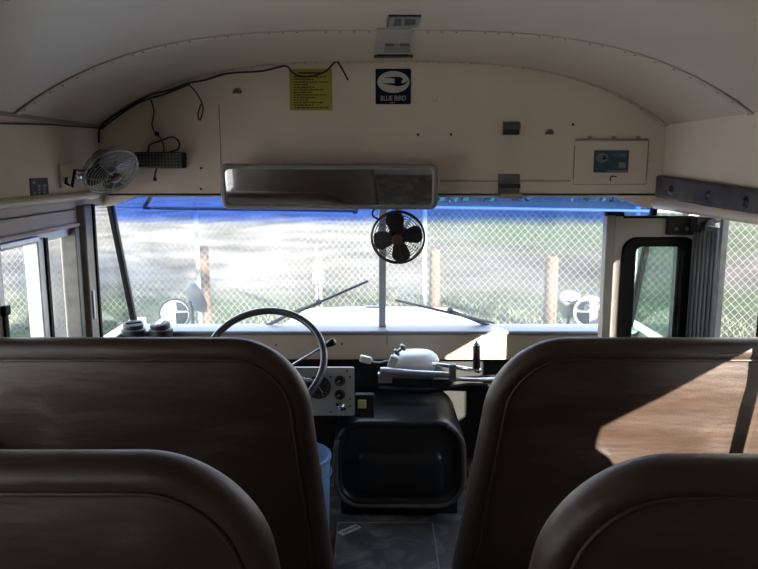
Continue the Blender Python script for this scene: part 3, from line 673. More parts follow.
def make_fan(name, label, c, nrm, R, up, gmat, rot, bracket):
    c = Vector(c); t = thing(name, label, 'fan', c, group='small cab fans')
    fm = frame_mtx(c, nrm, up)
    def cag(front):
        mb = MB(); s = 1 if front else -1
        for f in (.98, .89, .80, .71, .62, .53, .44, .35):
            h = s*R*(.12+.26*math.sqrt(max(0, 1-f*f)))
            if not front: h = -R*(.12+.35*math.sqrt(max(0, 1-f*f)))
            mb.tube([fm @ Vector((f*R*math.cos(2*PI*k/40), f*R*math.sin(2*PI*k/40), h)) for k in range(40)], R*.012, 5, True)
        for a in range(8 if not front else 8):
            an = 2*PI*a/8+.2
            mb.tube([fm @ Vector((f*R*math.cos(an), f*R*math.sin(an), s*R*(.12+(.26 if front else .35)*math.sqrt(max(0, 1-f*f))))) for f in (1, .8, .6, .4, .22)], R*.014, 5)
        return mb
    part('rear_guard', cag(False), gmat, t); part('front_guard', cag(True), gmat, t)
    mb = MB(); mb.tube([fm @ Vector((R*math.cos(2*PI*k/40), R*math.sin(2*PI*k/40), 0)) for k in range(40)], R*.045, 8, True); part('guard_rim', mb, gmat, t)
    bl = None
    for q in range(4):
        mb = MB(); a0 = rot+q*PI/2; vs = []
        for r, w, tw in ((.14, .30, .35), (.4, .62, .30), (.68, .80, .25), (.86, .66, .2), (.93, .36, .2)):
            for s_ in (-1, 1):
                for hh in (0, .015):
                    x = r*R; y = s_*w*R*.5*.9
                    v = Vector((x*math.cos(a0)-y*math.sin(a0), x*math.sin(a0)+y*math.cos(a0), -.02*R+s_*math.tan(tw)*w*R*.28+hh*R)); vs.append(fm @ v)
        fs = []
        for i in range(4):
            o = 4*i; fs += [(o, o+2, o+6, o+4), (o+1, o+5, o+7, o+3), (o, o+4, o+5, o+1), (o+2, o+3, o+7, o+6)]
        fs += [(0, 1, 3, 2), (16, 18, 19, 17)]; mb.add(vs, fs, True); part('blade', mb, 'blade', t, smooth=50)
    mb = MB(); mb.lathe([(.17*R, -.1*R), (.18*R, .02*R), (.14*R, .06*R), (.02*R, .07*R)], fm, 18); part('hub', mb, 'blade', t)
    mb = MB(); mb.lathe([(.22*R, .375*R), (.22*R, .40*R), (.16*R, .42*R), (.02*R, .425*R)], fm, 18); part('badge', mb, 'red', t, label='dull red centre badge')
    mb = MB(); mb.lathe([(.20*R, -.85*R), (.34*R, -.80*R), (.40*R, -.62*R), (.40*R, -.34*R), (.34*R, -.28*R)], fm, 20); part('motor', mb, 'black', t)
    return t, fm
c = at(398, 237.5, 2.90); Rf = 26.5/F*2.9
t, fm = make_fan('dash_fan', 'small round dark fan hanging in front of the windscreen centre post', c, (-.05, -1, -.12), Rf, (0, 0, 1), 'guarddark', .18, None)
a = at(396, 207, 2.93); mb = MB(); mb.tube([c+Vector((0, .06, .02)), c+Vector((0, .085, .07)), Vector((c.x, 2.985, 1.31)), Vector((c.x, 3.0, 1.335))], .009); part('bracket', mb, 'black', t)
mb = MB(); mb.tube(smooth_path([at(378, 219, 2.92), at(373, 216, 2.92), at(373, 211, 2.92), at(378, 208, 2.94), at(384, 205, 2.99)]), .004); part('cord', mb, 'wire', t)
c = at(111, 171, 2.74); Rf = 27.5/F*2.74
t, fm = make_fan('wall_fan', 'small fan with pale wire guard on the left wall corner', c, (.594, -.432, -.667), Rf, (0, 0, 1), 'guardwire', .5, None)
p0 = fm @ Vector((0, 0, -.55*Rf)); mb = MB()
w1 = atx(66, 178, XL+.004); mb.tube([p0, at(87, 172, 2.68), at(80, 171, 2.62), at(75, 170, 2.6), at(72, 187, 2.6), at(66, 183, 2.58), Vector((XL+.006, w1.y, w1.z))], .006, 8); part('bracket_arm', mb, 'black', t)
mb = MB(); mb.box(XL, XL+.008, w1.y-.05, w1.y+.05, w1.z-.035, w1.z+.05); part('bracket_plate', mb, 'beige', t, bevel=.003)
q = at(78, 176, 2.6); mb = MB(); mb.lathe([(.010, -.012), (.010, .012)], frame_mtx(q, (1, -.5, 0)), 10); part('knob', mb, 'chrome', t)

# black speaker box with cables
x0_, x1_, z0_, z1_ = plate(135, 152, 183, 168.5, Y=2.95)
t = thing('speaker_box', 'long black mesh box on the front wall right of the wall fan', 'speaker', ((x0_+x1_)/2, YF, z0_))
mb = MB(); mb.box(x0_, x1_, 2.945, YF, z0_, z1_); part('case', mb, 'black', t, bevel=.006)
mb = MB()
for i in range(14):
    for j in range(5):
        x = x0_+.012+(x1_-x0_-.024)*i/13; z = z0_+.008+(z1_-z0_-.016)*j/4
        mb.box(x-.0035, x+.0035, 2.941, 2.946, z-.0035, z+.0035)
part('grille', mb, 'greymetal', t)
Yc = 2.975
def wirepath(pxs, Y=Yc): return smooth_path([at(px, py, Y) for px, py in pxs])
for nm, pts, lab in (('cable', [(151, 100), (154, 112), (152, 124), (155, 133), (161, 139), (164, 148), (163, 153)], 'thin black cable hanging down to the top of the black speaker box'),
                ('coiled_cable', [(148, 153), (150, 145), (160, 141), (172, 137), (179, 142), (178, 149), (170, 152)], 'loop of black cable standing on top of the black speaker box'),
                ('cable_end', [(157, 168), (155, 174), (155, 179)], 'short cable end hanging below the black speaker box')):
    mb = MB(); mb.tube(wirepath(pts), .0035 if nm != 'cable' else .0028, 6)
    if nm == 'cable_end': mb.lathe([(.007, 0), (.008, .008), (.004, .018)], Matrix.Translation(at(155, 181, Yc)), 8)
    if nm == 'cable': mb.lathe([(.009, -.008), (.010, .0), (.007, .01)], Matrix.Translation(at(157, 134, Yc)), 8)
    solo(nm, mb, 'wire', lab, 'cable')
# main wire running along the top of the front wall
mb = MB(); main = [(99, 143), (100, 128), (112, 117), (130, 106), (150, 95), (170, 90), (187, 83.5), (205, 80), (228, 73.5), (262, 71), (285, 66), (292, 72), (300, 76), (313, 76), (326, 71), (336, 61.5), (341, 67), (348, 80)]
mb.tube(wirepath(main, 2.965), .0042, 6)
t = solo('wire_run', mb, 'wire', 'long black wire strung across the top of the front wall', 'wire')
mb = MB(); mb.tube(wirepath([(101, 129), (118, 116), (140, 102), (165, 94), (180, 88), (190, 84)], 2.96), .004, 6); part('second_strand', mb, 'wire', t)
mb = MB(); mb.tube(wirepath([(205, 80), (230, 70), (255, 65), (284, 66)], 2.97), .0015, 5); part('thin_strand', mb, 'beige_dark', t)
mb = MB(); mb.tube(wirepath([(187, 83.5), (195, 91), (201, 101), (203, 110), (200, 120), (198, 114), (201, 104)], 2.965), .003, 6); part('hanging_loop', mb, 'wire', t)
mb = MB(); mb.tube([atx(0, 123.5, XL+.01)+Vector((0, -.6, 0)), atx(0, 123.5, XL+.01), atx(50, 124.5, XL+.01), at(99, 128, 2.965)], .0035, 6)
solo('side_wire', mb, 'wire', 'black wire along the top edge of the left wall', 'wire')

# yellow notice
def sheet(name, label, cat, px0, py0, px1, py1, m, th=.002):
    x0_, x1_, z0_, z1_ = plate(px0, py0, px1, py1)
    t = thing(name, label, cat, ((x0_+x1_)/2, YF, z0_))
    mb = MB(); mb.box(x0_, x1_, YF-th, YF, z0_, z1_); part('sheet' if name == 'notice' else 'plate', mb, m, t); return t, x0_, x1_, z0_, z1_
t, a0, a1, b0, b1 = sheet('notice', 'yellow paper notice with dark lines of print on the front wall', 'notice', 290, 69, 332, 110.5, 'yellow')
mb = MB(); W_, H_ = a1-a0, b1-b0
mb.box(a0+W_*.22, a0+W_*.78, YF-.0028, YF-.002, b1-H_*.12, b1-H_*.075)
ln = [.9, .55, .95, .42, .6, .85, .5, .92, .6, .4, .8, .55, .97]
for i, q in enumerate(ln):
    z = b1-H_*(.19+.062*i); x = a0+W_*.10
    end = a0+W_*(.10+.84*q)
    while x < end:
        w = W_*random.choice((.05, .08, .11, .04)); mb.box(x, min(x+w, end), YF-.0028, YF-.002, z-H_*.014, z+H_*.014); x += w+W_*.018
part('print', mb, 'ink', t)
# emblem plate
def emblem(px0, py0, px1, py1, par, a0, a1, b0, b1, th, ell, nseg=36):
    cx, cz, rx, rz = ell; mb = MB()
    mb.prism([(cx+rx*math.cos(2*PI*k/nseg), YF-th-.0008, cz+rz*math.sin(2*PI*k/nseg)) for k in range(nseg)], (0, .0008, 0)); e = part('oval', mb, 'paper', par, label='pale oval')
    bird = [(255, 186), (380, 181), (430, 181), (455, 192), (462, 208), (446, 222), (446, 250), (478, 243), (522, 212), (492, 254), (460, 272), (405, 281), (330, 268), (222, 249), (372, 248), (376, 201)]
    pts = [(cx+(u-360)/170*rx, YF-th-.0016, cz-(v-235)/118*rz) for u, v in bird]
    mb = MB(); mb.prism(pts[::-1], (0, .0008, 0)); part('bird', mb, 'navy', e, label='dark flying bird shape')
x0_, x1_, z0_, z1_ = plate(375.5, 68.8, 411, 104.3)
t = thing('emblem_plate', 'square navy sign with a bird in a pale oval on the front wall', 'sign', ((x0_+x1_)/2, YF, z0_))
mb = MB(); mb.prism([(x, YF-.003, z) for x, z in ring_rect(x0_, x1_, z0_, z1_, .006, 4)], (0, .003, 0)); part('plate', mb, 'navy', t)
W_, H_ = x1_-x0_, z1_-z0_
emblem(0, 0, 0, 0, t, 0, 0, 0, 0, .003, (x0_+W_*.507, z1_-H_*.373, W_*.453, H_*.308))
fmx = Matrix.Translation((x0_+W_*.5, YF-.0036, z1_-H_*.835)) @ Matrix.Rotation(PI/2, 4, 'X')
part('lettering', text_mb('BLUE BIRD', H_*.20, fmx, sx=.80), 'paper', t, label='pale capital lettering')
mb = MB()
for k in (-1, 0, 1): mb.box(x0_+W_*(.47+k*.05)-.002, x0_+W_*(.47+k*.05)+.002, YF-.0036, YF-.003, z0_+H_*.03, z0_+H_*.055)
part('small_print', mb, 'paper', t)

# ceiling label and ceiling plate
def on_ceiling(px, py):
    d = ray(px, py); z = ZC
    for _ in range(12):
        p = EYE+d*((z-EYE.z)/d.z); z = zarc(p.x-XC)
    return p
def ceil_plate(pxs, th):
    pts = [on_ceiling(*q) for q in pxs]; mb = MB(); mb.prism([p-Vector((0, 0, th)) for p in pts], (0, 0, th+.001)); return mb, pts
mb, pts = ceil_plate(((386.5, 26.5), (388.5, 15.5), (421, 15.5), (418, 26.5)), .003)
c_ = sum(pts, Vector())/4
t = thing('ceiling_label', 'small grey green label with dark print on the ceiling', 'label', c_); part('plate', mb, 'greenplate', t)
mb, _ = ceil_plate(((393.5, 24.5), (395, 17.5), (402, 17.5), (401, 24.5)), .0038); mb2, _ = ceil_plate(((404, 24.5), (405, 17.5), (416, 18.5), (415, 23.5)), .0038); mb.add(mb2.v, mb2.f); part('print', mb, 'darkprint', t)
mb, _ = ceil_plate(((386.5, 26.5), (388.5, 15.5), (389.5, 15.5), (387.5, 26.5)), .0045); mb2, _ = ceil_plate(((388.5, 15.8), (388.6, 14.8), (421, 14.8), (421, 15.8)), .0045); mb.add(mb2.v, mb2.f); part('edge', mb, 'darkprint', t)
mb, pts = ceil_plate(((375, 54), (377, 28), (411.5, 28), (411, 54)), .004); c_ = sum(pts, Vector())/4
t = thing('ceiling_plate', 'pale plate on the ceiling just above the navy sign', 'plate', c_); part('plate', mb, 'plateclear', t)
mb, _ = ceil_plate(((384, 51), (385, 42.5), (410.5, 42.5), (410, 51)), .005); part('lower_strip', mb, 'greyprint', t)
mb, _ = ceil_plate(((385, 44.5), (385.3, 42.3), (394, 42.3), (394, 44.5)), .0055); mb2, _ = ceil_plate(((400, 44.5), (400, 42.3), (409, 42.3), (409, 44.5)), .0055); mb.add(mb2.v, mb2.f); part('print', mb, 'darkprint', t)
mb, _ = ceil_plate(((374, 55.6), (377, 53.2), (409, 53.2), (413, 55.2)), .009); part('slot_edge', mb, 'black', t)

# small hardware
def clip(px, py, label):
    p = at(px, py, YF); mb = MB(); mm = Matrix.Translation(p)
    mb.box(-.016, .016, -.004, 0, -.006, .008, mm); mb.box(-.008, .012, -.012, 0, .002, .014, mm); mb.tube([p+Vector((-.014, -.006, -.004)), p+Vector((.002, -.014, .006)), p+Vector((.016, -.008, -.002))], .004, 6)
    solo('wall_clip', mb, 'greymetal', label, 'clip', group='wall clips')
clip(237, 92, 'small dark clip on the front wall left of the yellow notice')
clip(549, 133, 'small dark clip on the front wall left of the hinged access panel')
p = at(435, 99, YF); mb = MB(); mb.torus(p+Vector((0, -.002, 0)), .013, .002, (0, 1, 0), 20, 6); mb.lathe([(.012, -.001), (.011, .003)], frame_mtx(p, (0, -1, 0)), 16)
solo('wall_plug', mb, 'beige', 'small round beige plug on the wall right of the navy sign', 'plug')
for px, py, lb in ((418, 134.5, 'tiny dark bolt on the wall below the navy sign'), (451, 134.5, 'tiny dark bolt on the wall right of and below the round beige plug'), (573, 124.5, 'tiny dark bolt above the left corner of the access panel'),
                   (201, 168, 'upper tiny dark screw left of the driver mirror'), (201, 189, 'lower tiny dark screw left of the driver mirror')):
    p = at(px, py, YF); mb = MB(); mb.lathe([(.0055, 0), (.005, .003), (.003, .005), (.002, .008)], frame_mtx(p, (0, -1, 0)), 8); solo('bolt', mb, 'black', lb, 'bolt', group='small bolts on the front wall')
x0_, x1_, z0_, z1_ = plate(502.5, 121.5, 519.5, 135)
t = thing('wall_bracket', 'small grey metal bracket with black opening above the windscreen', 'bracket', ((x0_+x1_)/2, YF, z0_))
mb = MB(); mb.box(x0_, x1_, YF-.004, YF, z0_, z1_); mb.prism([(x0_, YF-.004, z1_), (x0_, YF-.026, z1_-.012), (x0_, YF-.030, z0_+.022), (x0_, YF-.004, z0_+.022)], (x1_-x0_, 0, 0)); part('body', mb, 'greymetal', t)
mb = MB(); mb.box(x0_+.002, x1_-.002, YF-.016, YF-.003, z0_, z0_+.021); part('opening', mb, 'black', t)
x0_, x1_, z0_, z1_ = plate(497.5, 174, 519.5, 198.5)
t = thing('header_latch', 'metal latch with black strap on the lower edge above the windscreen', 'latch', ((x0_+x1_)/2, YF, z0_))
mb = MB(); mb.box(x0_, x1_, YF-.010, YF, z0_+.02, z1_); part('plate', mb, 'greymetal', t, bevel=.002)
zc_ = at(508, 186, YF).z; mb = MB(); mb.box(x0_-.001, x1_+.001, YF-.024, YF-.008, zc_-.008, zc_+.008); part('strap', mb, 'black', t, bevel=.002)
mb = MB(); mb.box(x0_+.004, x1_+.010, YF-.03, YF+.0, z0_, z0_+.022); part('lip', mb, 'beige_dark', t, bevel=.004)

# hinged access panel with teal label
x0_, x1_, z0_, z1_ = plate(573, 140.5, 648, 184)
t = thing('access_panel', 'beige hinged access panel with a teal label at upper right', 'access panel', ((x0_+x1_)/2, YF, z0_))
mb = MB(); mb.box(x0_, x1_, YF-.008, YF, z0_, z1_); part('cover', mb, 'beige', t, bevel=.003)
mb = MB(); mb.tube([(x0_, YF-.010, z1_+.003), (x1_-.004, YF-.010, z1_+.003)], .004, 8)
for f in (.2, .53, .86): mb.box(x0_+(x1_-x0_)*f-.008, x0_+(x1_-x0_)*f+.008, YF-.008, YF, z1_, z1_+.018)
part('hinge', mb, 'beige_dark', t)
mb = MB(); mb.box(x0_-.002, x0_+.001, YF-.006, YF, z0_+.02, z1_-.02); mb.box(x1_-.0, x1_+.002, YF-.006, YF, z0_+.02, z1_); mb.box(x0_, x1_, YF-.004, YF, z0_-.002, z0_+.0); part('shadow_gap', mb, 'seam', t)
mb = MB(); p = at(613, 178, YF-.01); mb.tube(smooth_path([p+Vector((.012, -.004, .006)), p+Vector((-.008, -.008, .007)), p+Vector((-.014, -.008, -.004)), p+Vector((-.010, -.004, -.012))]), .003, 6); part('latch', mb, 'black', t)
x0_, x1_, z0_, z1_ = plate(592.5, 150.3, 628.5, 172.5); W_, H_ = x1_-x0_, z1_-z0_
mb = MB(); mb.box(x0_, x1_, YF-.0098, YF-.008, z0_, z1_); lb = part('label_plate', mb, 'teal', t, label='teal label')
mb = MB(); cx, cz, rx, rz = x0_+W_*.24, z1_-H_*.34, W_*.175, H_*.21
mb.prism([(cx+rx*math.cos(2*PI*k/28), YF-.0106, cz+rz*math.sin(2*PI*k/28)) for k in range(28)], (0, .0009, 0))
fmx = Matrix.Translation((x0_+W_*.73, YF-.0103, z1_-H_*.22)) @ Matrix.Rotation(PI/2, 4, 'X'); q = text_mb('BLUE BIRD', H_*.21, fmx, sx=.62); mb.add(q.v, q.f)
mb.box(x0_+W_*.72, x1_-W_*.08, YF-.0104, YF-.0097, z0_+H_*.2, z0_+H_*.46)
mb.box(x0_+W_*.4, x1_-W_*.03, YF-.0104, YF-.0097, z0_+H_*.03, z0_+H_*.10)
part('print', mb, 'greenplate', lb)
bird = [(255, 186), (380, 181), (430, 181), (455, 192), (462, 208), (446, 222), (446, 250), (478, 243), (522, 212), (492, 254), (460, 272), (405, 281), (330, 268), (222, 249), (372, 248), (376, 201)]
mb = MB(); mb.prism([(cx+(u-360)/170*rx, YF-.0114, cz-(v-235)/118*rz) for u, v in bird][::-1], (0, .0008, 0)); part('bird', mb, 'navy', lb)

# sticker on the left wall
a = atx(30, 178, XL); b = atx(48, 202, XL); y0_, y1_, z0_, z1_ = atx(30, 190, XL).y, atx(48, 190, XL).y, (atx(39, 203, XL).z), (atx(39, 178, XL).z)
t = thing('sticker', 'dark printed sticker on the left wall below the wall fan', 'sticker', (XL, (y0_+y1_)/2, z0_))
mb = MB(); mb.box(XL, XL+.002, y0_, y1_, z0_, z1_); part('sheet', mb, 'darkprint', t); mb = MB()
for i in range(6):
    for j in range(3):
        if random.random() < .75:
            y = y0_+(y1_-y0_)*(.12+.28*j); z = z1_-(z1_-z0_)*(.12+.145*i); mb.box(XL+.002, XL+.0026, y, y+(y1_-y0_)*random.uniform(.1, .22), z-.009, z)
part('print', mb, 'greyprint', t)

# padded header over the doorway
mb = MB(); XP = 1.135
a = atx(655, 175, XP); b = atx(655, 197, XP); c = atx(758, 190, XP); d = atx(758, 216, XP)
ya, yb = (a.y+b.y)/2, 1.75
def lin(p, q, y): return p.z+(q.z-p.z)*(y-p.y)/(q.y-p.y)
t = thing('header_pad', 'dark grey padded panel with bolts over the doorway at right', 'pad', (XP, (ya+yb)/2, 1.3))
vs = [(XP, ya, lin(a, c, ya)), (XP, ya, lin(b, d, ya)), (XP, yb, lin(b, d, yb)), (XP, yb, lin(a, c, yb))]
mb.prism(vs, (XR-XP, 0, 0)); part('pad', mb, 'padgrey', t, bevel=.010, bseg=3)
for y in (2.82, 2.50, 2.24):
    mb = MB(); z = (lin(a, c, y)+lin(b, d, y))/2-.004; mb.lathe([(.022, -.002), (.020, .001), (.013, .002), (.012, .009), (.006, .011)], frame_mtx((XP, y, z), (-1, 0, 0)), 14); part('bolt', mb, 'black', t)

# ------------------------------------------------------------------ wipers outside the glass
def outw(px, py, off=.03):                          # point on a plane just outside the leaning glass
    nrm = Vector((0, ZT-ZBt, YBt-YT)).normalized(); d = ray(px, py); p0 = Vector((0, YT, ZT))+nrm*off
    k = (p0-EYE).dot(nrm)/d.dot(nrm); return EYE+d*k
def wiper(label, arm, blade, joint):
    p = outw(*arm[0]); t = thing('windscreen_wiper', label, 'wiper', p, group='windscreen wipers')
    mb = MB(); mb.tube([outw(*q) for q in arm], .0085, 8); part('arm', mb, 'rubber', t)
    mb = MB(); mb.tube([outw(blade[0][0], blade[0][1], .02), outw(blade[1][0], blade[1][1], .02)], .0085, 8, flat=.7); part('blade', mb, 'rubber', t)
    j = outw(*joint); mb = MB(); mb.lathe([(.012, -.02), (.015, 0), (.012, .02)], frame_mtx(j, (0, -1, .3)), 10); part('joint', mb, 'black', t)
wiper('black wiper lying across the left pane above the steering wheel', [(262, 328), (290, 314), (319, 303)], [(288, 316), (368, 281)], (319, 302))
wiper('black wiper lying low across the right windscreen pane', [(492, 327), (470, 318), (451, 311)], [(395, 300), (494, 323)], (450, 310))
wiper('black wiper along the tinted top of the left pane', [(152, 186), (150, 198), (144, 207.5)], [(143.5, 208), (355, 211)], (355, 210.5))

# ------------------------------------------------------------------ outside mirrors on the fenders
ZG = -.95
def round_mirror(c, nrm, r, label, ell=1.0, back='mirrorback', glassm='mirror'):
    c = Vector(c); t = thing('outside_mirror', label, 'mirror', c, group='round mirrors on the bus fenders')
    fm = frame_mtx(c, nrm, (1, 0, 0)) @ Matrix.Diagonal((ell, 1, 1, 1))
    mb = MB(); mb.lathe([(r*.2, -.05), (r*.7, -.038), (r*.98, -.012), (r, 0), (r*.97, .006), (r*.94, .002)], fm, 32); part('shell', mb, back, t)
    mb = MB(); mb.lathe([(r*.95, .001), (r*.8, .007), (r*.5, .013), (r*.2, .016), (.001, .0165)], fm, 32); part('mirror_glass', mb, glassm, t)
    n_ = Vector(nrm).normalized(); b = c-n_*.05
    mb = MB(); mb.tube([b, b+Vector((0, .03, -.05)), Vector((b.x, b.y+.05, .06))], .010, 8); part('stem', mb, 'black', t)
    return t
Yo = 4.2
round_mirror(at(175, 314, Yo), (.12, -1, .08), 16.5/F*Yo, 'round convex mirror outside the left windscreen pane, facing the bus')
round_mirror(at(197.5, 297.5, Yo+.15), (.72, .62, .30), 17.5/F*Yo, 'mirror turned away outside the left pane, behind the round one')
round_mirror(at(590, 312, Yo), (-.15, -1, .12), 17/F*Yo, 'round bright convex mirror outside beside the door leaf')
# bowl shaped mirror
c = at(569.5, 300, Yo+.12); t = thing('outside_mirror', 'small bowl shaped mirror outside the right pane, behind the round one', 'mirror', c, group='round mirrors on the bus fenders')
nb = Vector((-.05, -.45, .9)); fm = frame_mtx(c+Vector((0, 0, .02)), nb, (1, 0, 0))
mb = MB(); mb.lathe([(.01, -.15), (.04, -.14), (.062, -.09), (.07, -.02), (.07, 0), (.058, 0)], fm, 28); part('shell', mb, 'mirrorback', t)
mb = MB(); mb.lathe([(.066, -.001), (.04, .010), (.001, .015)], fm, 28); part('mirror_glass', mb, 'mirror', t)
mb = MB(); mb.tube([c+Vector((0, 0, -.10)), c+Vector((0, .03, -.2)), Vector((c.x, c.y+.03, .06))], .010, 8); part('stem', mb, 'black', t)

# hood and fenders
t = thing('bus_hood', 'pale beige hood and fenders of the bus beyond the windscreen', 'hood', (XC, 4.0, ZG+.3))
prof = []
def hood_sec(Y, w, zt, zb):
    pts = []
    for k in range(-12, 13):
        s = k/12; x = XC+w*math.copysign(abs(s)**.85, s); z = zt-.02*abs(s)**2-(.09*max(0, abs(s)-.72)/.28)**1.0*(1 if abs(s) > .72 else 0); pts.append((x, Y, z))
    return [(XC-w-.02, Y, zb)]+pts+[(XC+w+.02, Y, zb)]
secs = [hood_sec(3.306, .68, .690, .60), hood_sec(3.475, .66, .66, .60), hood_sec(4.0, .645, .61, -.1), hood_sec(4.5, .62, .560, -.1), hood_sec(4.66, .60, .525, -.15), hood_sec(4.72, .57, .44, -.15)]
n = len(secs[0]); mb = MB(); fs = [(i*n+k, i*n+k+1, (i+1)*n+k+1, (i+1)*n+k) for i in range(5) for k in range(n-1)]; fs.append([5*n+k for k in range(n)]); fs.append([k for k in range(n)])
mb.add([v for s_ in secs for v in s_], fs, True); part('hood_panel', mb, 'hood', t, smooth=35)
mb = MB(); mb.box(XL-.05, XR+.05, 3.306, 3.48, .60, .655); part('cowl', mb, 'hood', t)
mb = MB(); mb.box(XC-.012, XC+.012, 3.48, 4.45, .585, .6); part('centre_hinge', mb, 'alulight', t)
for s in (-1, 1):
    mb = MB(); pts = []
    for k in range(13):
        an = PI*k/12; pts.append((XC+s*.66, 4.15-.62*math.cos(an), -.45+.52*math.sin(an)))
    mb.prism(pts, (s*.45, 0, 0)); part('fender', mb, 'hood', t, bevel=.03)
p = at(379, 306, 4.5)
mb = MB(); mb.box(at(366, 305, 4.45).x, at(383, 305, 4.45).x, 4.42, 4.45, .55, .578); part('latch', mb, 'greymetal', t)

# ------------------------------------------------------------------ outside
mb = MB(); nx, ny = 40, 60
vs = []; 
for j in range(ny+1):
    for i in range(nx+1):
        x = -45+90*i/nx; y = -25+125*j/ny
        vs.append((x, y, ZG+(.0 if y < 12 else .05*math.sin(x*.5+y*.3)+.04*math.sin(y*.7))))
fs = [(j*(nx+1)+i, j*(nx+1)+i+1, (j+1)*(nx+1)+i+1, (j+1)*(nx+1)+i) for j in range(ny) for i in range(nx)]
mb.add(vs, fs, True); gr = struct('ground', mb, 'ground')
# grass along the fence: nobody could count it
mb = MB()
for _ in range(15000):
    x = random.uniform(-11, 9); y = 10.3-max(0, x)*.3+abs(random.gauss(0, 1.6))+.1
    d = math.sin(x*.7+1)+math.sin(x*1.9+y)+random.uniform(-1, 1)
    if d < -.3: continue
    h = random.uniform(.03, .10); a = random.uniform(0, PI); w = .012; dx_, dy_ = math.cos(a)*w, math.sin(a)*w; lx, ly = random.gauss(0, .04), random.gauss(0, .04)
    mb.add([(x-dx_, y-dy_, ZG), (x+dx_, y+dy_, ZG), (x+lx, y+ly, ZG+h)], [(0, 1, 2)])
go = solo('grass', mb, 'grass', 'short green and straw coloured grass along the foot of the fence', 'grass'); go['kind'] = 'stuff'

# chain-link fence
def fpt(x): return Vector((x, 10.0+(-.30*x if x > 0 else -.012*x), 0))
zt0, zb0 = ZG+1.83, ZG+.04
t = thing('chain_link_fence', 'tall chain-link fence with metal posts and top rail across the field', 'fence', (0, 10, ZG))
mb = MB(); H = zt0-zb0; pit = .088; r_ = .0019
def seg(p, q):
    d = (q-p).normalized(); a = Vector((0, 1, 0)); b = d.cross(a).normalized()*r_; a = a*r_
    mb.add([p+a, p+b, p-a, p-b, q+a, q+b, q-a, q-b], [(0, 1, 5, 4), (1, 2, 6, 5), (2, 3, 7, 6), (3, 0, 4, 7)])
x = -20.0
while x < 12:
    for s in (1, -1):
        xa, xb = x, x+s*H*.85
        oy = Vector((0, .003*s, 0))
        za = Vector((0, 0, zb0)); zb__ = Vector((0, 0, zt0))
        if (xa > 0) != (xb > 0):                     # bend at the corner post
            f = (0-xa)/(xb-xa); m_ = Vector((0, 10, zb0+H*f)); seg(fpt(xa)+za+oy, m_+oy); seg(m_+oy, fpt(xb)+zb__+oy)
        else: seg(fpt(xa)+za+oy, fpt(xb)+zb__+oy)
    x += pit
part('chain_link_mesh', mb, 'galv', t)
mb = MB(); mb.tube([fpt(-21)+Vector((0, .03, zt0)), fpt(-.01)+Vector((0, .03, zt0)), fpt(12)+Vector((0, .03, zt0))], .024, 8); part('top_rail', mb, 'galv', t)
for px in (-18.0, -14.9, -11.8, -8.7, -5.65, -2.56, .625, 3.25, 6.0, 9.0):
    p = fpt(px); mb = MB(); mb.tube([(p.x, p.y+.05, ZG-.1), (p.x, p.y+.05, zt0+.06)], .034, 10); part('post', mb, 'galv', t)
# wooden posts behind the fence
for px, py, w, lab in ((203, 246, .085, 'short weathered wooden post behind the fence seen through the left pane'), (435, 250, .085, 'short weathered wooden post behind the fence right of the windscreen centre post'), (552, 257, .10, 'short weathered wooden post behind the fence left of the door leaf')):
    p = at(px, py, 10.7 if px < 500 else 10.2); mb = MB(); q = []
    for z, r in ((ZG-.1, w), (ZG+.6, w*.97), (p.z-.02, w*.93), (p.z, w*.8)): q.append((Vector((p.x, p.y, z)), r))
    mb.tube([a for a, _ in q], [b for _, b in q], 10); solo('wooden_post', mb, 'wood', lab, 'post', group='wooden posts behind the fence')
p = at(318, 246, 10.6); t = thing('meter_post', 'pale post carrying two white boxes behind the fence', 'post', (p.x, p.y, ZG))
mb = MB(); mb.tube([(p.x-.03, p.y, ZG), (p.x-.03, p.y, p.z)], .02, 8); mb.tube([(p.x+.03, p.y, ZG), (p.x+.03, p.y, p.z-.1)], .02, 8); part('pole', mb, 'galv', t)
for y0_, y1_ in ((262, 270), (272.5, 283.5)):
    a = at(313, y1_, 10.55); b = at(323.5, y0_, 10.55); mb = MB(); mb.box(a.x, b.x, 10.5, 10.62, a.z, b.z); part('meter_box', mb, 'boxwhite', t, bevel=.01)
# dark hedge line far across the field
def bush(x, y, w, h, label):
    mb = MB(); c = Vector((x, y, ZG))
    for k in range(520):
        th = random.uniform(0, 2*PI); rr_ = random.random()**.5; hh = random.random()**.8
        q = c+Vector((math.cos(th)*rr_*w*(1-.4*hh), math.sin(th)*rr_*1.4, hh*h)); s = random.uniform(.16, .38)
        n_ = Vector((random.gauss(0, 1), random.gauss(0, 1), random.gauss(0, 1))).normalized(); u_ = n_.orthogonal().normalized()*s; v_ = n_.cross(u_).normalized()*s*.6
        mb.add([q-u_, q+v_, q+u_, q-v_], [(0, 1, 2, 3)])
    solo('bush', mb, 'leaf', label, 'bush', group='bushes far across the field')
for i, x in enumerate((7, 16.5, 26)):
    bush(x, 48+random.uniform(-2, 2), 4.4, 2.4, ['dark bush across the field, first right of the windscreen middle', 'dark bush across the field, middle one of those on the right', 'dark bush across the field, farthest to the right'][i])

# leafy block added out of view on the right, keeps skylight off the door
mb = MB()
for k in range(7000):
    q = Vector((random.uniform(3.6, 4.7), random.uniform(-4.5, 4.2), ZG+2.55*random.random()**.8)); s = random.uniform(.10, .2)
    n_ = Vector((random.gauss(0, 1), random.gauss(0, 1), random.gauss(0, 1))).normalized(); u_ = n_.orthogonal().normalized()*s; v_ = n_.cross(u_).normalized()*s*.6
    mb.add([q-u_, q+v_, q+u_, q-v_], [(0, 1, 2, 3)])
solo('added_hedge', mb, 'leaf', 'leafy block added out of view to keep skylight off the door', 'added_hedge')
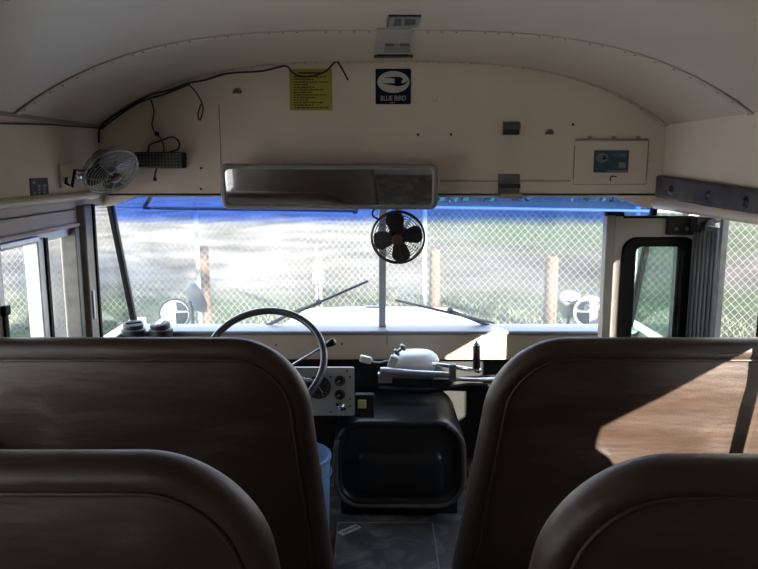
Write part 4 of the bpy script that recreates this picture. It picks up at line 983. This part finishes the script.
# tree added out of view behind the bus, trunk placed to shade the doorway
t = thing('added_tree', 'tall trunk and crown added behind the bus, outside the picture, to shade the doorway', 'added_tree', (5.1, -5.4, ZG))
SD = Vector((1, -1.7, .60))
base = Vector((XR+.03, 2.49, .95))+SD*4.6
mb = MB(); mb.tube([(base.x, base.y, ZG-.1), (base.x, base.y, 1.8), (base.x, base.y, 5.0)], [.18, .15, .145], 16); part('trunk', mb, 'bark', t)
mb = MB()
for k in range(1500):
    q = Vector((base.x, base.y, 6.6))+Vector((random.gauss(0, 1.0), random.gauss(0, 1.0), random.gauss(0, .75))); s = .16
    n_ = Vector((random.gauss(0, 1), random.gauss(0, 1), random.gauss(0, 1))).normalized(); u_ = n_.orthogonal().normalized()*s; v_ = n_.cross(u_).normalized()*s*.6
    mb.add([q-u_, q+v_, q+u_, q-v_], [(0, 1, 2, 3)])
part('foliage', mb, 'leaf', t)

# ------------------------------------------------------------------ light, sky, camera
sun = bpy.data.lights.new('sun', 'SUN'); sun.energy = 13.6; sun.angle = math.radians(.6); sun.color = (1, .89, .77)
so = bpy.data.objects.new('sun', sun); C.objects.link(so); so.rotation_euler = SD.to_track_quat('Z', 'Y').to_euler(); so.location = SD*8
w = bpy.data.worlds.new('World'); bpy.context.scene.world = w; w.use_nodes = True
n, l = w.node_tree.nodes, w.node_tree.links
tc = n.new('ShaderNodeTexCoord'); sx = n.new('ShaderNodeSeparateXYZ'); l.new(tc.outputs['Generated'], sx.inputs[0])
r = n.new('ShaderNodeValToRGB'); r.color_ramp.elements[0].color = (.98, .93, .86, 1); r.color_ramp.elements[1].position = .6; r.color_ramp.elements[1].color = (.46, .58, .80, 1)
l.new(sx.outputs['Z'], r.inputs[0]); bg = n['Background']; bg.inputs['Strength'].default_value = 1.9; l.new(r.outputs[0], bg.inputs['Color'])
cam = bpy.data.cameras.new('camera'); cam.sensor_width = 36; cam.lens = F/758*36; cam.clip_start = .02; cam.clip_end = 500
co = bpy.data.objects.new('camera', cam); C.objects.link(co); co.location = EYE; co.rotation_euler = (PI/2-PITCH, 0, 0)
sc = bpy.context.scene; sc.camera = co
sc.view_settings.view_transform = 'Standard'; sc.view_settings.look = 'None'; sc.view_settings.gamma = 1; sc.view_settings.use_curve_mapping = False
sc.view_settings.exposure = 1.78
